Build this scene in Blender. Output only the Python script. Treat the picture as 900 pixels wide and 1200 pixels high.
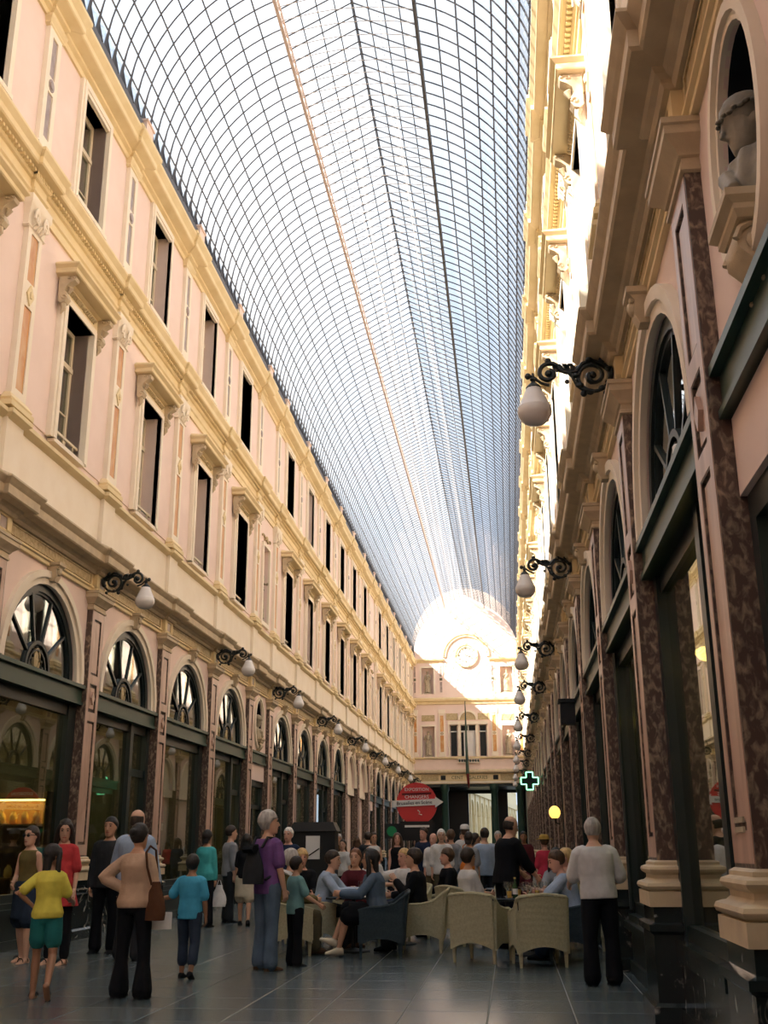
import bpy, bmesh, math, random
from math import sin, cos, pi, radians, sqrt, atan2
from mathutils import Vector, Matrix
random.seed(7)
for _o in list(bpy.data.objects):
    bpy.data.objects.remove(_o)
SC = bpy.context.scene
COL = SC.collection

# ------------------------------------------------------------------ camera
FPX, VPX, VPY, EYE, ROLL = 1247.0, 600.0, 993.1, 1.38, 0.0049
_y = Vector((VPX - 450.0, 600.0 - VPY, FPX)).normalized()          # gallery axis in (right, up, forward)
_z = Vector((0.0, _y[2], -_y[1])).normalized()
_x = Vector((_y[1] * _z[2] - _y[2] * _z[1], _y[2] * _z[0] - _y[0] * _z[2], _y[0] * _z[1] - _y[1] * _z[0]))
if _x[0] < 0:
    _x = -_x
_x, _z = _x * cos(ROLL) + _z * sin(ROLL), _z * cos(ROLL) - _x * sin(ROLL)
cam_data = bpy.data.cameras.new('camera')
cam = bpy.data.objects.new('camera', cam_data)
COL.objects.link(cam)
cam.matrix_world = Matrix(((_x[0], _x[1], -_x[2], 0), (_y[0], _y[1], -_y[2], 0), (_z[0], _z[1], -_z[2], EYE), (0, 0, 0, 1)))
cam_data.sensor_fit = 'AUTO'
cam_data.sensor_width = 36.0
cam_data.lens = FPX / 1200.0 * 36.0
cam_data.clip_start = 0.05
cam_data.clip_end = 400
SC.camera = cam

# ------------------------------------------------------------------ sky, sun, exposure
world = bpy.data.worlds.new('sky')
SC.world = world
world.use_nodes = True
_nt = world.node_tree
_nt.nodes.clear()
_out = _nt.nodes.new('ShaderNodeOutputWorld')
_bg = _nt.nodes.new('ShaderNodeBackground')
_tc = _nt.nodes.new('ShaderNodeTexCoord')
_no = _nt.nodes.new('ShaderNodeTexNoise')
_no.inputs['Scale'].default_value = 2.2
_no.inputs['Detail'].default_value = 5
_rp = _nt.nodes.new('ShaderNodeValToRGB')
_rp.color_ramp.elements[0].position = 0.44
_rp.color_ramp.elements[0].color = (0.54, 0.66, 0.82, 1)
_rp.color_ramp.elements[1].position = 0.68
_rp.color_ramp.elements[1].color = (0.84, 0.88, 0.94, 1)
_nt.links.new(_tc.outputs['Generated'], _no.inputs['Vector'])
_nt.links.new(_no.outputs['Fac'], _rp.inputs['Fac'])
_nt.links.new(_rp.outputs['Color'], _bg.inputs['Color'])
_bg.inputs['Strength'].default_value = 0.9
_nt.links.new(_bg.outputs['Background'], _out.inputs['Surface'])
sun_data = bpy.data.lights.new('sun', 'SUN')
sun_data.energy = 11.0
sun_data.color = (1.0, 0.935, 0.84)
sun_data.angle = radians(0.35)
sun = bpy.data.objects.new('sun', sun_data)
COL.objects.link(sun)
sun.location = (-30, -27, 40)
sun.rotation_euler = Vector((1.0, 0.9, -0.945)).to_track_quat('-Z', 'Y').to_euler()
SC.view_settings.view_transform = 'Standard'
SC.view_settings.look = 'None'
SC.view_settings.gamma = 1.0
SC.view_settings.use_curve_mapping = False
SC.view_settings.exposure = 0.76
try:
    SC.cycles.use_denoising = True
    SC.cycles.max_bounces = 8
    SC.cycles.diffuse_bounces = 4
    SC.cycles.glossy_bounces = 4
    SC.cycles.transparent_max_bounces = 16
    SC.cycles.sample_clamp_indirect = 6.0
except Exception:
    pass

# ------------------------------------------------------------------ materials
MATS = {}


def mat(name, col, rough=0.6, spec=0.5, metal=0.0, col2=None, scale=6.0, lo=0.35, hi=0.65, bump=0.0, bscale=40.0,
        detail=4.0, distort=0.0, stretch=None, emit=None, estr=0.0, wave=None, rough2=None):
    """Principled material; col2 is mixed in by object-space noise, bump is a fine noise relief."""
    m = bpy.data.materials.new(name)
    m.use_nodes = True
    nt = m.node_tree
    b = nt.nodes['Principled BSDF']
    b.inputs['Base Color'].default_value = (*col, 1)
    b.inputs['Roughness'].default_value = rough
    b.inputs['Metallic'].default_value = metal
    b.inputs['Specular IOR Level'].default_value = spec
    if emit:
        b.inputs['Emission Color'].default_value = (*emit, 1)
        b.inputs['Emission Strength'].default_value = estr
    vec = None
    if col2 or bump:
        tc = nt.nodes.new('ShaderNodeTexCoord')
        geo = nt.nodes.new('ShaderNodeNewGeometry')
        mp = nt.nodes.new('ShaderNodeMapping')
        if stretch:
            mp.inputs['Scale'].default_value = stretch
        nt.links.new(geo.outputs['Position'], mp.inputs['Vector'])
        vec = mp.outputs['Vector']
    if col2:
        n = nt.nodes.new('ShaderNodeTexNoise')
        n.inputs['Scale'].default_value = scale
        n.inputs['Detail'].default_value = detail
        n.inputs['Distortion'].default_value = distort
        nt.links.new(vec, n.inputs['Vector'])
        r = nt.nodes.new('ShaderNodeValToRGB')
        r.color_ramp.elements[0].position = lo
        r.color_ramp.elements[0].color = (*col, 1)
        r.color_ramp.elements[1].position = hi
        r.color_ramp.elements[1].color = (*col2, 1)
        nt.links.new(n.outputs['Fac'], r.inputs['Fac'])
        nt.links.new(r.outputs['Color'], b.inputs['Base Color'])
        if rough2 is not None:
            mr = nt.nodes.new('ShaderNodeMapRange')
            mr.inputs['To Min'].default_value = rough
            mr.inputs['To Max'].default_value = rough2
            nt.links.new(n.outputs['Fac'], mr.inputs['Value'])
            nt.links.new(mr.outputs['Result'], b.inputs['Roughness'])
    if bump:
        bp = nt.nodes.new('ShaderNodeBump')
        bp.inputs['Strength'].default_value = bump
        bp.inputs['Distance'].default_value = 0.02
        if wave:
            w = nt.nodes.new('ShaderNodeTexWave')
            w.bands_direction = wave
            w.inputs['Scale'].default_value = bscale
            nt.links.new(vec, w.inputs['Vector'])
            nt.links.new(w.outputs['Fac'], bp.inputs['Height'])
        else:
            n2 = nt.nodes.new('ShaderNodeTexNoise')
            n2.inputs['Scale'].default_value = bscale
            n2.inputs['Detail'].default_value = 3
            nt.links.new(vec, n2.inputs['Vector'])
            nt.links.new(n2.outputs['Fac'], bp.inputs['Height'])
        nt.links.new(bp.outputs['Normal'], b.inputs['Normal'])
    MATS[name] = m
    return m


def glass_mat(name, tint, gloss, rough=0.02, dirt=None, dirtfac=0.0):
    """Thin window glass: see-through with a fresnel-weighted mirror reflection and a little dust."""
    m = bpy.data.materials.new(name)
    m.use_nodes = True
    nt = m.node_tree
    nt.nodes.clear()
    o = nt.nodes.new('ShaderNodeOutputMaterial')
    t = nt.nodes.new('ShaderNodeBsdfTransparent')
    t.inputs['Color'].default_value = (*tint, 1)
    g = nt.nodes.new('ShaderNodeBsdfGlossy')
    g.inputs['Roughness'].default_value = rough
    g.inputs['Color'].default_value = (0.95, 0.97, 0.95, 1)
    lw = nt.nodes.new('ShaderNodeLayerWeight')
    lw.inputs['Blend'].default_value = 0.5
    pw = nt.nodes.new('ShaderNodeMath')
    pw.operation = 'POWER'
    pw.inputs[1].default_value = 4.0
    mr = nt.nodes.new('ShaderNodeMapRange')
    f0 = ((gloss - 1) / (gloss + 1)) ** 2
    mr.inputs['To Min'].default_value = 2 * f0
    mr.inputs['To Max'].default_value = 1.0
    mx = nt.nodes.new('ShaderNodeMixShader')
    nt.links.new(lw.outputs['Facing'], pw.inputs[0])
    nt.links.new(pw.outputs['Value'], mr.inputs['Value'])
    nt.links.new(mr.outputs['Result'], mx.inputs['Fac'])
    last = t.outputs['BSDF']
    if dirt:
        d = nt.nodes.new('ShaderNodeBsdfTranslucent')
        d.inputs['Color'].default_value = (*dirt, 1)
        m2 = nt.nodes.new('ShaderNodeMixShader')
        m2.inputs['Fac'].default_value = dirtfac
        nt.links.new(t.outputs['BSDF'], m2.inputs[1])
        nt.links.new(d.outputs['BSDF'], m2.inputs[2])
        last = m2.outputs['Shader']
    nt.links.new(last, mx.inputs[1])
    nt.links.new(g.outputs['BSDF'], mx.inputs[2])
    nt.links.new(mx.outputs['Shader'], o.inputs['Surface'])
    MATS[name] = m
    return m


mat('pink', (0.88, 0.70, 0.61), 0.75, 0.2, col2=(0.84, 0.66, 0.57), scale=1.6, bump=0.05, bscale=30)
mat('cream', (0.91, 0.81, 0.66), 0.7, 0.2, col2=(0.87, 0.76, 0.60), scale=2.0, bump=0.05, bscale=30)
mat('gold', (0.84, 0.69, 0.42), 0.65, 0.25, col2=(0.78, 0.62, 0.35), scale=2.5)
mat('stone', (0.62, 0.50, 0.33), 0.6, 0.3, col2=(0.52, 0.41, 0.27), scale=5, bump=0.1, bscale=60)
mat('statue_stone', (0.52, 0.44, 0.31), 0.6, 0.3, col2=(0.38, 0.31, 0.21), scale=9, bump=0.15, bscale=50)
mat('relief', (0.60, 0.48, 0.28), 0.6, 0.3, col2=(0.45, 0.34, 0.18), scale=14, bump=1.0, bscale=16)
mat('brown_marble', (0.080, 0.052, 0.042), 0.35, 0.5, col2=(0.36, 0.27, 0.19), scale=22, lo=0.47, hi=0.70, detail=10, distort=0.6, stretch=(1, 1, 0.55))
mat('pink_marble', (0.58, 0.39, 0.30), 0.35, 0.5, col2=(0.42, 0.26, 0.19), scale=4, lo=0.4, hi=0.7, detail=7, distort=1.0, stretch=(1, 1, 0.35))
mat('orange_marble', (0.62, 0.27, 0.07), 0.35, 0.5, col2=(0.68, 0.42, 0.19), scale=4, lo=0.4, hi=0.65, detail=7, distort=1.0, stretch=(1, 1, 0.5))
mat('grey_marble', (0.42, 0.33, 0.29), 0.4, 0.5, col2=(0.30, 0.22, 0.19), scale=5, detail=6)
mat('black_marble', (0.016, 0.022, 0.022), 0.18, 0.5, col2=(0.34, 0.33, 0.29), scale=3.0, lo=0.61, hi=0.70, detail=10, distort=2.2)
mat('green_paint', (0.026, 0.062, 0.045), 0.38, 0.5)
mat('green_paint_dark', (0.012, 0.022, 0.022), 0.35, 0.5)
mat('iron', (0.010, 0.016, 0.015), 0.45, 0.5)
mat('iron_rib', (0.10, 0.10, 0.11), 0.5, 0.4)
mat('iron_light', (0.55, 0.50, 0.47), 0.6, 0.3)
mat('girder_lit', (0.66, 0.52, 0.45), 0.6, 0.3)  # light falling on the left girder, put into its colour
mat('slab', (0.072, 0.096, 0.104), 0.24, 0.9, col2=(0.090, 0.115, 0.122), scale=1.2, lo=0.3, hi=0.7, detail=4)
mat('joint', (0.30, 0.30, 0.27), 0.8, 0.2)
mat('shop_dark', (0.15, 0.14, 0.09), 0.9, 0.1)
mat('shop_floor', (0.08, 0.07, 0.05), 0.7, 0.2)
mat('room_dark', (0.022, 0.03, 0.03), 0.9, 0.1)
mat('sash', (0.72, 0.62, 0.44), 0.5, 0.3)
mat('curtain', (0.70, 0.66, 0.56), 0.9, 0.1)
mat('opal', (0.78, 0.74, 0.70), 0.25, 0.5)
mat('warm_lamp', (1, 0.75, 0.3), 0.5, 0.2, emit=(1.0, 0.62, 0.18), estr=9.0)
mat('amber_globe', (1, 0.7, 0.2), 0.4, 0.3, emit=(1.0, 0.6, 0.12), estr=1.1)
mat('neon', (0.2, 1, 0.5), 0.5, 0.2, emit=(0.25, 1.0, 0.5), estr=2.2)
mat('neon_sign', (0.008, 0.10, 0.04), 0.4, 0.4, emit=(0.01, 0.4, 0.13), estr=0.05)
mat('shop_fill', (1, .85, .6), .5, .2, emit=(1.0, 0.8, 0.5), estr=6.0)  # glow for the added panels that brighten the shop interiors
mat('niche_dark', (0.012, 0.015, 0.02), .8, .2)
mat('black', (0.008, 0.010, 0.011), 0.5, 0.4)
mat('red_sign', (0.66, 0.045, 0.045), 0.45, 0.4)
mat('dark_red', (0.12, 0.01, 0.012), 0.5, 0.3)
mat('white', (0.80, 0.78, 0.74), 0.5, 0.3)
mat('paper', (0.78, 0.76, 0.74), 0.7, 0.2)
mat('ink', (0.03, 0.03, 0.035), 0.7, 0.2)
glass_mat('roof_glass', (0.95, 0.98, 1.0), 1.18, dirt=(0.85, 0.88, 0.92), dirtfac=0.10)
glass_mat('shop_glass', (0.62, 0.66, 0.58), 1.5, 0.015)
glass_mat('window_glass', (0.45, 0.52, 0.48), 1.6, 0.02)
glass_mat('fan_glass', (0.45, 0.52, 0.48), 2.3, 0.02)
glass_mat('clear_glass', (0.93, 0.95, 0.94), 1.5, 0.02)


# storey heights: design height -> height measured on the building
ZMAP = [(0, 0), (.78, .76), (.95, .90), (1.10, 1.02), (1.42, 1.27), (3.62, 3.72), (3.95, 4.05), (5.15, 5.40), (5.45, 5.70), (5.57, 5.80), (5.86, 6.03), (6.02, 6.14), (6.2, 6.33),
        (6.30, 6.40), (6.46, 6.62), (7.06, 7.40), (7.25, 7.57), (7.42, 7.72), (9.72, 10.13), (9.9, 10.28), (10.31, 10.52), (10.5, 10.68), (10.58, 10.76), (10.72, 11.14),
        (11.22, 11.60), (11.45, 11.86), (11.56, 11.98), (11.78, 12.2), (13.82, 14.52), (13.9, 14.62), (14.1, 14.85), (14.4, 15.15), (14.52, 15.27), (14.92, 15.6)]


def zr(z):
    if z <= 0:
        return z
    for (a, A), (b, B) in zip(ZMAP[:-1], ZMAP[1:]):
        if z <= b:
            return A + (B - A) * (z - a) / (b - a)
    return z + ZMAP[-1][1] - ZMAP[-1][0]


# ------------------------------------------------------------------ mesh helpers
class MB:
    def __init__(s):
        s.v = []
        s.f = []
        s.m = []
        s.mi = 0
        s.raw = False

    def face(s, idx):
        s.f.append(tuple(idx))
        s.m.append(s.mi)

    def quad(s, a, b, c, d):
        n = len(s.v)
        s.v += [tuple(a), tuple(b), tuple(c), tuple(d)]
        s.face((n, n + 1, n + 2, n + 3))

    def poly(s, pts):
        n = len(s.v)
        s.v += [tuple(p) for p in pts]
        s.face(range(n, n + len(pts)))

    def box(s, x0, x1, y0, y1, z0, z1):
        n = len(s.v)
        s.v += [(x0, y0, z0), (x1, y0, z0), (x1, y1, z0), (x0, y1, z0), (x0, y0, z1), (x1, y0, z1), (x1, y1, z1), (x0, y1, z1)]
        for q in ((0, 3, 2, 1), (4, 5, 6, 7), (0, 1, 5, 4), (1, 2, 6, 5), (2, 3, 7, 6), (3, 0, 4, 7)):
            s.face([n + i for i in q])

    def rings(s, rings, closed=True, cap=True):
        """Skin a list of equally long point rings."""
        n = len(s.v)
        k = len(rings[0])
        for r in rings:
            s.v += [tuple(p) for p in r]
        for i in range(len(rings) - 1):
            for j in range(k if closed else k - 1):
                a = n + i * k + j
                b = n + i * k + (j + 1) % k
                s.face((a, b, b + k, a + k))
        if cap and closed:
            s.face([n + j for j in range(k)][::-1])
            s.face([n + (len(rings) - 1) * k + j for j in range(k)])

    def tube(s, pts, r, seg=6, flat=1.0, up=None):
        """Round (or flattened) bar through pts; r may be a list."""
        pts = [Vector(p) for p in pts]
        rs = r if isinstance(r, (list, tuple)) else [r] * len(pts)
        out = []
        prev = None
        for i, p in enumerate(pts):
            t = (pts[min(i + 1, len(pts) - 1)] - pts[max(i - 1, 0)])
            if t.length < 1e-9:
                t = Vector((0, 0, 1))
            t.normalize()
            if up is not None:
                u = Vector(up)
            elif prev is None:
                u = Vector((0, 0, 1)) if abs(t.z) < 0.9 else Vector((1, 0, 0))
            else:
                u = prev
            a = t.cross(u)
            if a.length < 1e-6:
                a = t.cross(Vector((1, 0.3, 0.2)))
            a.normalize()
            b = a.cross(t).normalized()
            prev = b
            out.append([p + a * cos(2 * pi * j / seg) * rs[i] + b * sin(2 * pi * j / seg) * rs[i] * flat for j in range(seg)])
        s.rings(out)

    def lathe(s, prof, c=(0, 0, 0), seg=16, sx=1.0, sy=1.0, a0=0.0, a1=2 * pi):
        full = abs(a1 - a0 - 2 * pi) < 1e-6
        k = seg if full else seg + 1
        rr = []
        for r, z in prof:
            rr.append([(c[0] + r * sx * cos(a0 + (a1 - a0) * j / seg), c[1] + r * sy * sin(a0 + (a1 - a0) * j / seg), c[2] + z) for j in range(k)])
        s.rings(rr, closed=full, cap=full)

    def ball(s, c, rx, ry=None, rz=None, seg=10, rows=6):
        ry = rx if ry is None else ry
        rz = rx if rz is None else rz
        rr = []
        for i in range(rows + 1):
            a = -pi / 2 + pi * i / rows
            q = max(cos(a), 0.02)
            rr.append([(c[0] + rx * q * cos(2 * pi * j / seg), c[1] + ry * q * sin(2 * pi * j / seg), c[2] + rz * sin(a)) for j in range(seg)])
        s.rings(rr)

    def prism(s, poly, axis, a0, a1):
        """Extrude a 2-D polygon along an axis ('x','y','z')."""
        def P(p, a):
            return (a, p[0], p[1]) if axis == 'x' else ((p[0], a, p[1]) if axis == 'y' else (p[0], p[1], a))
        n = len(s.v)
        k = len(poly)
        s.v += [P(p, a0) for p in poly] + [P(p, a1) for p in poly]
        s.face([n + i for i in range(k)][::-1])
        s.face([n + k + i for i in range(k)])
        for i in range(k):
            j = (i + 1) % k
            s.face((n + i, n + j, n + k + j, n + k + i))

    def xf(s, M):
        s.v = [tuple(M @ Vector(p)) for p in s.v]
        return s

    def add(s, o, off=(0, 0, 0)):
        n = len(s.v)
        s.v += [(p[0] + off[0], p[1] + off[1], p[2] + off[2]) for p in o.v]
        s.f += [tuple(i + n for i in f) for f in o.f]
        s.m += o.m

    def remap(s):
        s.v = [(p[0], p[1], zr(p[2])) for p in s.v]
        s.raw = True

    def mesh(s, name, mats, smooth=None):
        if ZMAP and not s.raw:
            s.remap()
        me = bpy.data.meshes.new(name)
        me.from_pydata(s.v, [], s.f)
        for mm in (mats if isinstance(mats, (list, tuple)) else [mats]):
            me.materials.append(MATS[mm] if isinstance(mm, str) else mm)
        if len(set(s.m)) > 1:
            me.polygons.foreach_set('material_index', s.m)
        bm = bmesh.new()
        bm.from_mesh(me)
        bmesh.ops.remove_doubles(bm, verts=bm.verts, dist=1e-5)
        bmesh.ops.recalc_face_normals(bm, faces=bm.faces)
        bm.to_mesh(me)
        bm.free()
        if smooth:
            me.polygons.foreach_set('use_smooth', [True] * len(me.polygons))
            me.set_sharp_from_angle(angle=radians(smooth))
        me.update()
        return me


def ob(name, me, parent=None, loc=(0, 0, 0), rz=0.0, label=None, cat=None, group=None, kind=None, rot=None, scale=None):
    o = bpy.data.objects.new(name, me)
    COL.objects.link(o)
    o.parent = parent
    o.location = loc
    o.rotation_euler = rot if rot is not None else (0, 0, rz)
    if scale:
        o.scale = scale
    if label:
        o['label'] = label
    if cat:
        o['category'] = cat
    if group:
        o['group'] = group
    if kind:
        o['kind'] = kind
    return o


def empty(name, loc=(0, 0, 0), rz=0.0, **k):
    return ob(name, None, None, loc, rz, **k)


def arc(cx, cz, r, a0, a1, n, rz=None):
    rz = r if rz is None else rz
    return [(cx + r * cos(a0 + (a1 - a0) * i / n), cz + rz * sin(a0 + (a1 - a0) * i / n)) for i in range(n + 1)]


def hfield(mb, ycuts, zcuts, d, base, matf=None):
    """Stepped relief facing +x: d(i,j) gives the x of each cell, with side walls between steps, sides back to base."""
    ny, nz = len(ycuts) - 1, len(zcuts) - 1
    D = [[d(0.5 * (ycuts[i] + ycuts[i + 1]), 0.5 * (zcuts[j] + zcuts[j + 1])) for j in range(nz)] for i in range(ny)]
    g = lambda i, j: D[i][j] if 0 <= i < ny and 0 <= j < nz else base
    for i in range(ny):
        for j in range(nz):
            x = D[i][j]
            y0, y1, z0, z1 = ycuts[i], ycuts[i + 1], zcuts[j], zcuts[j + 1]
            mb.quad((x, y0, z0), (x, y1, z0), (x, y1, z1), (x, y0, z1))
            if i == 0 or D[i - 1][j] < x:
                mb.quad((x, y0, z0), (x, y0, z1), (g(i - 1, j), y0, z1), (g(i - 1, j), y0, z0))
            if i == ny - 1 or D[i + 1][j] < x:
                mb.quad((x, y1, z0), (x, y1, z1), (g(i + 1, j), y1, z1), (g(i + 1, j), y1, z0))
            if j == 0 or D[i][j - 1] < x:
                mb.quad((x, y0, z0), (x, y1, z0), (g(i, j - 1), y1, z0), (g(i, j - 1), y0, z0))
            if j == nz - 1 or D[i][j + 1] < x:
                mb.quad((x, y0, z1), (x, y1, z1), (g(i, j + 1), y1, z1), (g(i, j + 1), y0, z1))

# ================================================================== the two long facades
XL, XR, YEND = -7.116, 1.228, 81.7
PIL = [3.54, 6.14]
while PIL[-1] < 80:
    PIL.append(round(PIL[-1] + (2.6 if abs(PIL[-1] - 29.54) < .1 or abs(PIL[-1] - 55.54) < .1 else 3.9), 2))
NICHE = {3.54, 29.54, 55.54}
BLIND = {47.74, 51.64}
WH, W2Z0, W2Z1, W3Z0, W3Z1 = 0.575, 7.42, 9.72, 11.78, 13.82
ARCR, SPR = 1.36, 4.06

_cache = {}


def cached(key, fn):
    if key not in _cache:
        _cache[key] = fn()
    return _cache[key]


def sweep_plan(prof, centers, hw, brk, s0, s1):
    """Moulding along a wall with forward breaks at the pilasters (mitred corners)."""
    mb = MB()
    rows = []
    for d, z in prof:
        row = [(d, s0, z)]
        for c in centers:
            a, b = c - hw - d, c + hw + d
            row += [(d, a, z), (d + brk, a, z), (d + brk, b, z), (d, b, z)]
        row.append((d, s1, z))
        rows.append(row)
    mb.rings(rows, closed=False)
    return mb


def shaft_mesh(w, z0, z1, panels, back=-0.32, depth=0.03, rosette=None, d=0.0):
    mb = MB()
    ys = sorted({-w, w} | {p[0] for p in panels} | {p[1] for p in panels})
    zs = sorted({z0, z1} | {p[2] for p in panels} | {p[3] for p in panels})

    def dd(y, z):
        for p in panels:
            if p[0] < y < p[1] and p[2] < z < p[3]:
                return d - depth
        return d
    hfield(mb, ys, zs, dd, back)
    return mb


def base_moulding(w, back, prof):
    """Moulded block around three sides of a pilaster; prof = [(projection, z)]."""
    mb = MB()
    mb.rings([[(back, -w - p, z), (p, -w - p, z), (p, w + p, z), (back, w + p, z)] for p, z in prof])
    return mb


def panel_mesh(y0, y1, z0, z1, x, t=0.015):
    mb = MB()
    mb.box(x - t, x, y0, y1, z0, z1)
    return mb


PW = 0.28
GP = [(-.15, .15, 4.15, 5.0), (-.15, .15, 3.55, 4.0), (-.15, .15, 1.6, 3.4)]


def m_pil_shaft(): return shaft_mesh(PW, 1.42, 5.15, GP).mesh('pilaster', 'brown_marble')
def m_pil_face():
    mb = MB()
    mb.box(-.001, .004, -PW + .02, -.16, 1.44, 5.13)
    mb.box(-.001, .004, .16, PW - .02, 1.44, 5.13)
    for a, b in ((1.44, 1.59), (3.41, 3.54), (4.01, 4.14), (5.01, 5.13)):
        mb.box(-.001, .004, -.16, .16, a, b)
    for p in GP[:1] + GP[2:]:
        mb.box(-.03, -.012, p[0] + .025, p[1] - .025, p[2] + .03, p[3] - .03)
    return mb.mesh('facing', 'pink_marble')
def m_pil_rosette():
    mb = MB()
    mb.box(-.03, -.012, -.11, .11, 3.6, 3.95)
    mb.prism([(0, 3.66), (.07, 3.775), (0, 3.89), (-.07, 3.775)], 'x', -.03, .02)
    return mb.mesh('rosette', 'pink_marble')
def m_pil_base():
    return base_moulding(PW, -.3, [(.10, .95), (.10, 1.10), (.075, 1.105), (.105, 1.125), (.115, 1.155), (.105, 1.185), (.075, 1.2), (.055, 1.205), (.035, 1.23), (.035, 1.27), (.055, 1.285),
                                   (.07, 1.30), (.078, 1.325), (.07, 1.35), (.04, 1.365), (.03, 1.37), (.03, 1.40), (.005, 1.42)]).mesh('base', 'stone', 40)
def m_pil_pedestal():
    return base_moulding(PW, -.3, [(.13, 0), (.13, .14), (.10, .17), (.085, .17), (.085, .70), (.12, .73), (.12, .78), (.07, .80), (.07, .95)]).mesh('pedestal', 'black_marble')
def m_pil_capital():
    return base_moulding(PW, -.3, [(.005, 5.13), (.025, 5.14), (.025, 5.17), (.01, 5.18), (.01, 5.23), (.03, 5.24), (.045, 5.27), (.09, 5.31), (.12, 5.34), (.12, 5.40), (.135, 5.41), (.135, 5.45), (.01, 5.47)]).mesh('capital', 'stone', 30)
def m_pil_block():
    mb = shaft_mesh(PW - .02, 5.46, 5.9, [(-.12, .12, 5.55, 5.8)], back=-.3, d=.03)
    return mb.mesh('frieze_block', 'gold')
def m_block_panel(): return panel_mesh(-.115, .115, 5.555, 5.795, .015).mesh('block_panel', 'grey_marble')

S2 = [(-.13, .13, 7.62, 8.95), (-.13, .13, 9.35, 10.35)]
def m_p2_shaft(): return shaft_mesh(.24, 7.26, 10.45, S2, back=-.06, d=.05).mesh('pilaster', 'cream')
def m_p2_base(): return base_moulding(.24, -.05, [(.14, 7.25), (.14, 7.34), (.10, 7.36), (.12, 7.40), (.10, 7.44), (.06, 7.5)]).mesh('base', 'gold', 30)
def m_p2_panel():
    mb = MB()
    for p in S2:
        mb.box(.02, .032, p[0], p[1], p[2], p[3])
    return mb.mesh('marble_panel', 'orange_marble')
def m_p2_ros():
    mb = MB()
    mb.prism([(0, 8.98), (.12, 9.15), (0, 9.32), (-.12, 9.15)], 'x', .03, .075)
    mb.ball((.07, 0, 9.15), .04, .05, .07, 8, 4)
    return mb.mesh('rosette', 'gold')
def m_p2_cap():
    mb = base_moulding(.24, -.05, [(.05, 10.42), (.07, 10.44), (.05, 10.47), (.06, 10.6), (.10, 10.66), (.12, 10.67), (.12, 10.72)])
    for s in (-1, 1):
        pts = []
        for i in range(15):
            a = i / 14 * 2.6 * pi
            r = .085 - .075 * i / 14
            pts.append((.13, s * (.15 + r * cos(a)), 10.57 + r * sin(a)))
        mb.tube(pts, .022, 5)
    for q in (-.1, 0, .1):
        mb.tube([(.06, q, 10.45), (.10, q, 10.52), (.15, q, 10.56)], [.03, .035, .012], 5)
    return mb.mesh('capital', 'cream', 40)

S3 = [(-.10, .10, 11.95, 12.72), (-.10, .10, 12.98, 13.65)]
def m_p3_shaft(): return shaft_mesh(.23, 11.54, 13.78, S3, back=-.06, d=.04).mesh('pilaster', 'cream')
def m_p3_panel():
    mb = MB()
    for p in S3:
        mb.box(.01, .022, p[0] + .015, p[1] - .015, p[2] + .015, p[3] - .015)
    return mb.mesh('marble_panel', 'grey_marble')
def m_p3_ros():
    mb = MB()
    mb.prism([(.10 * cos(a), 12.85 + .10 * sin(a)) for a in [i * pi / 6 for i in range(12)]], 'x', .03, .052)
    mb.prism([(.065 * cos(a), 12.85 + .065 * sin(a)) for a in [i * pi / 6 for i in range(12)]], 'x', .05, .065)
    return mb.mesh('rosette', 'grey_marble')
def m_p3_cap(): return base_moulding(.23, -.05, [(.04, 13.76), (.06, 13.78), (.05, 13.82), (.09, 13.87), (.09, 13.91)]).mesh('capital', 'gold', 30)
def m_p3_base(): return base_moulding(.23, -.05, [(.10, 11.5), (.10, 11.72), (.06, 11.76), (.045, 11.8)]).mesh('base', 'cream', 30)
def m_par_block():
    mb = MB()
    mb.box(-.1, .30, -.2, .2, 14.5, 14.86)
    mb.box(-.12, .33, -.23, .23, 14.86, 14.92)
    return mb.mesh('parapet_block', 'pink')


def plate_with_hole(mb, y0, y1, z0, z1, loop, d, dback, half=False):
    """Flat plate facing +x at d with a hole bounded by loop [(y,z)] (full loop), with reveal walls back to dback."""
    n = len(loop)
    cy = sum(p[0] for p in loop) / n
    cz = sum(p[1] for p in loop) / n
    if half:
        cz = loop[0][1]

    def out(p):
        dy, dz = p[0] - cy, p[1] - cz
        t = 1e9
        if dy > 1e-9: t = min(t, (y1 - cy) / dy)
        if dy < -1e-9: t = min(t, (y0 - cy) / dy)
        if dz > 1e-9: t = min(t, (z1 - cz) / dz)
        if dz < -1e-9: t = min(t, (z0 - cz) / dz)
        return (cy + dy * t, cz + dz * t)
    for i in range(n - 1 if half else n):
        a, b = loop[i], loop[(i + 1) % n]
        oa, ob_ = out(a), out(b)
        pts = [(d, *a), (d, *b), (d, *ob_)]
        # corner between the two projections
        if abs(oa[0] - ob_[0]) > 1e-6 and abs(oa[1] - ob_[1]) > 1e-6:
            corner = (oa[0] if abs(oa[0] - y0) < 1e-6 or abs(oa[0] - y1) < 1e-6 else ob_[0],
                      oa[1] if abs(oa[1] - z0) < 1e-6 or abs(oa[1] - z1) < 1e-6 else ob_[1])
            pts.append((d, *corner))
        pts.append((d, *oa))
        mb.poly(pts)
        mb.quad((d, *a), (d, *b), (dback, *b), (dback, *a))


def rect_frame(mb, x0, x1, y0, y1, z0, z1, t, sill=True):
    mb.box(x0, x1, y0, y0 + t, z0, z1)
    mb.box(x0, x1, y1 - t, y1, z0, z1)
    mb.box(x0, x1, y0 + t, y1 - t, z1 - t, z1)
    if sill:
        mb.box(x0, x1, y0 + t, y1 - t, z0, z0 + t)


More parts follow.
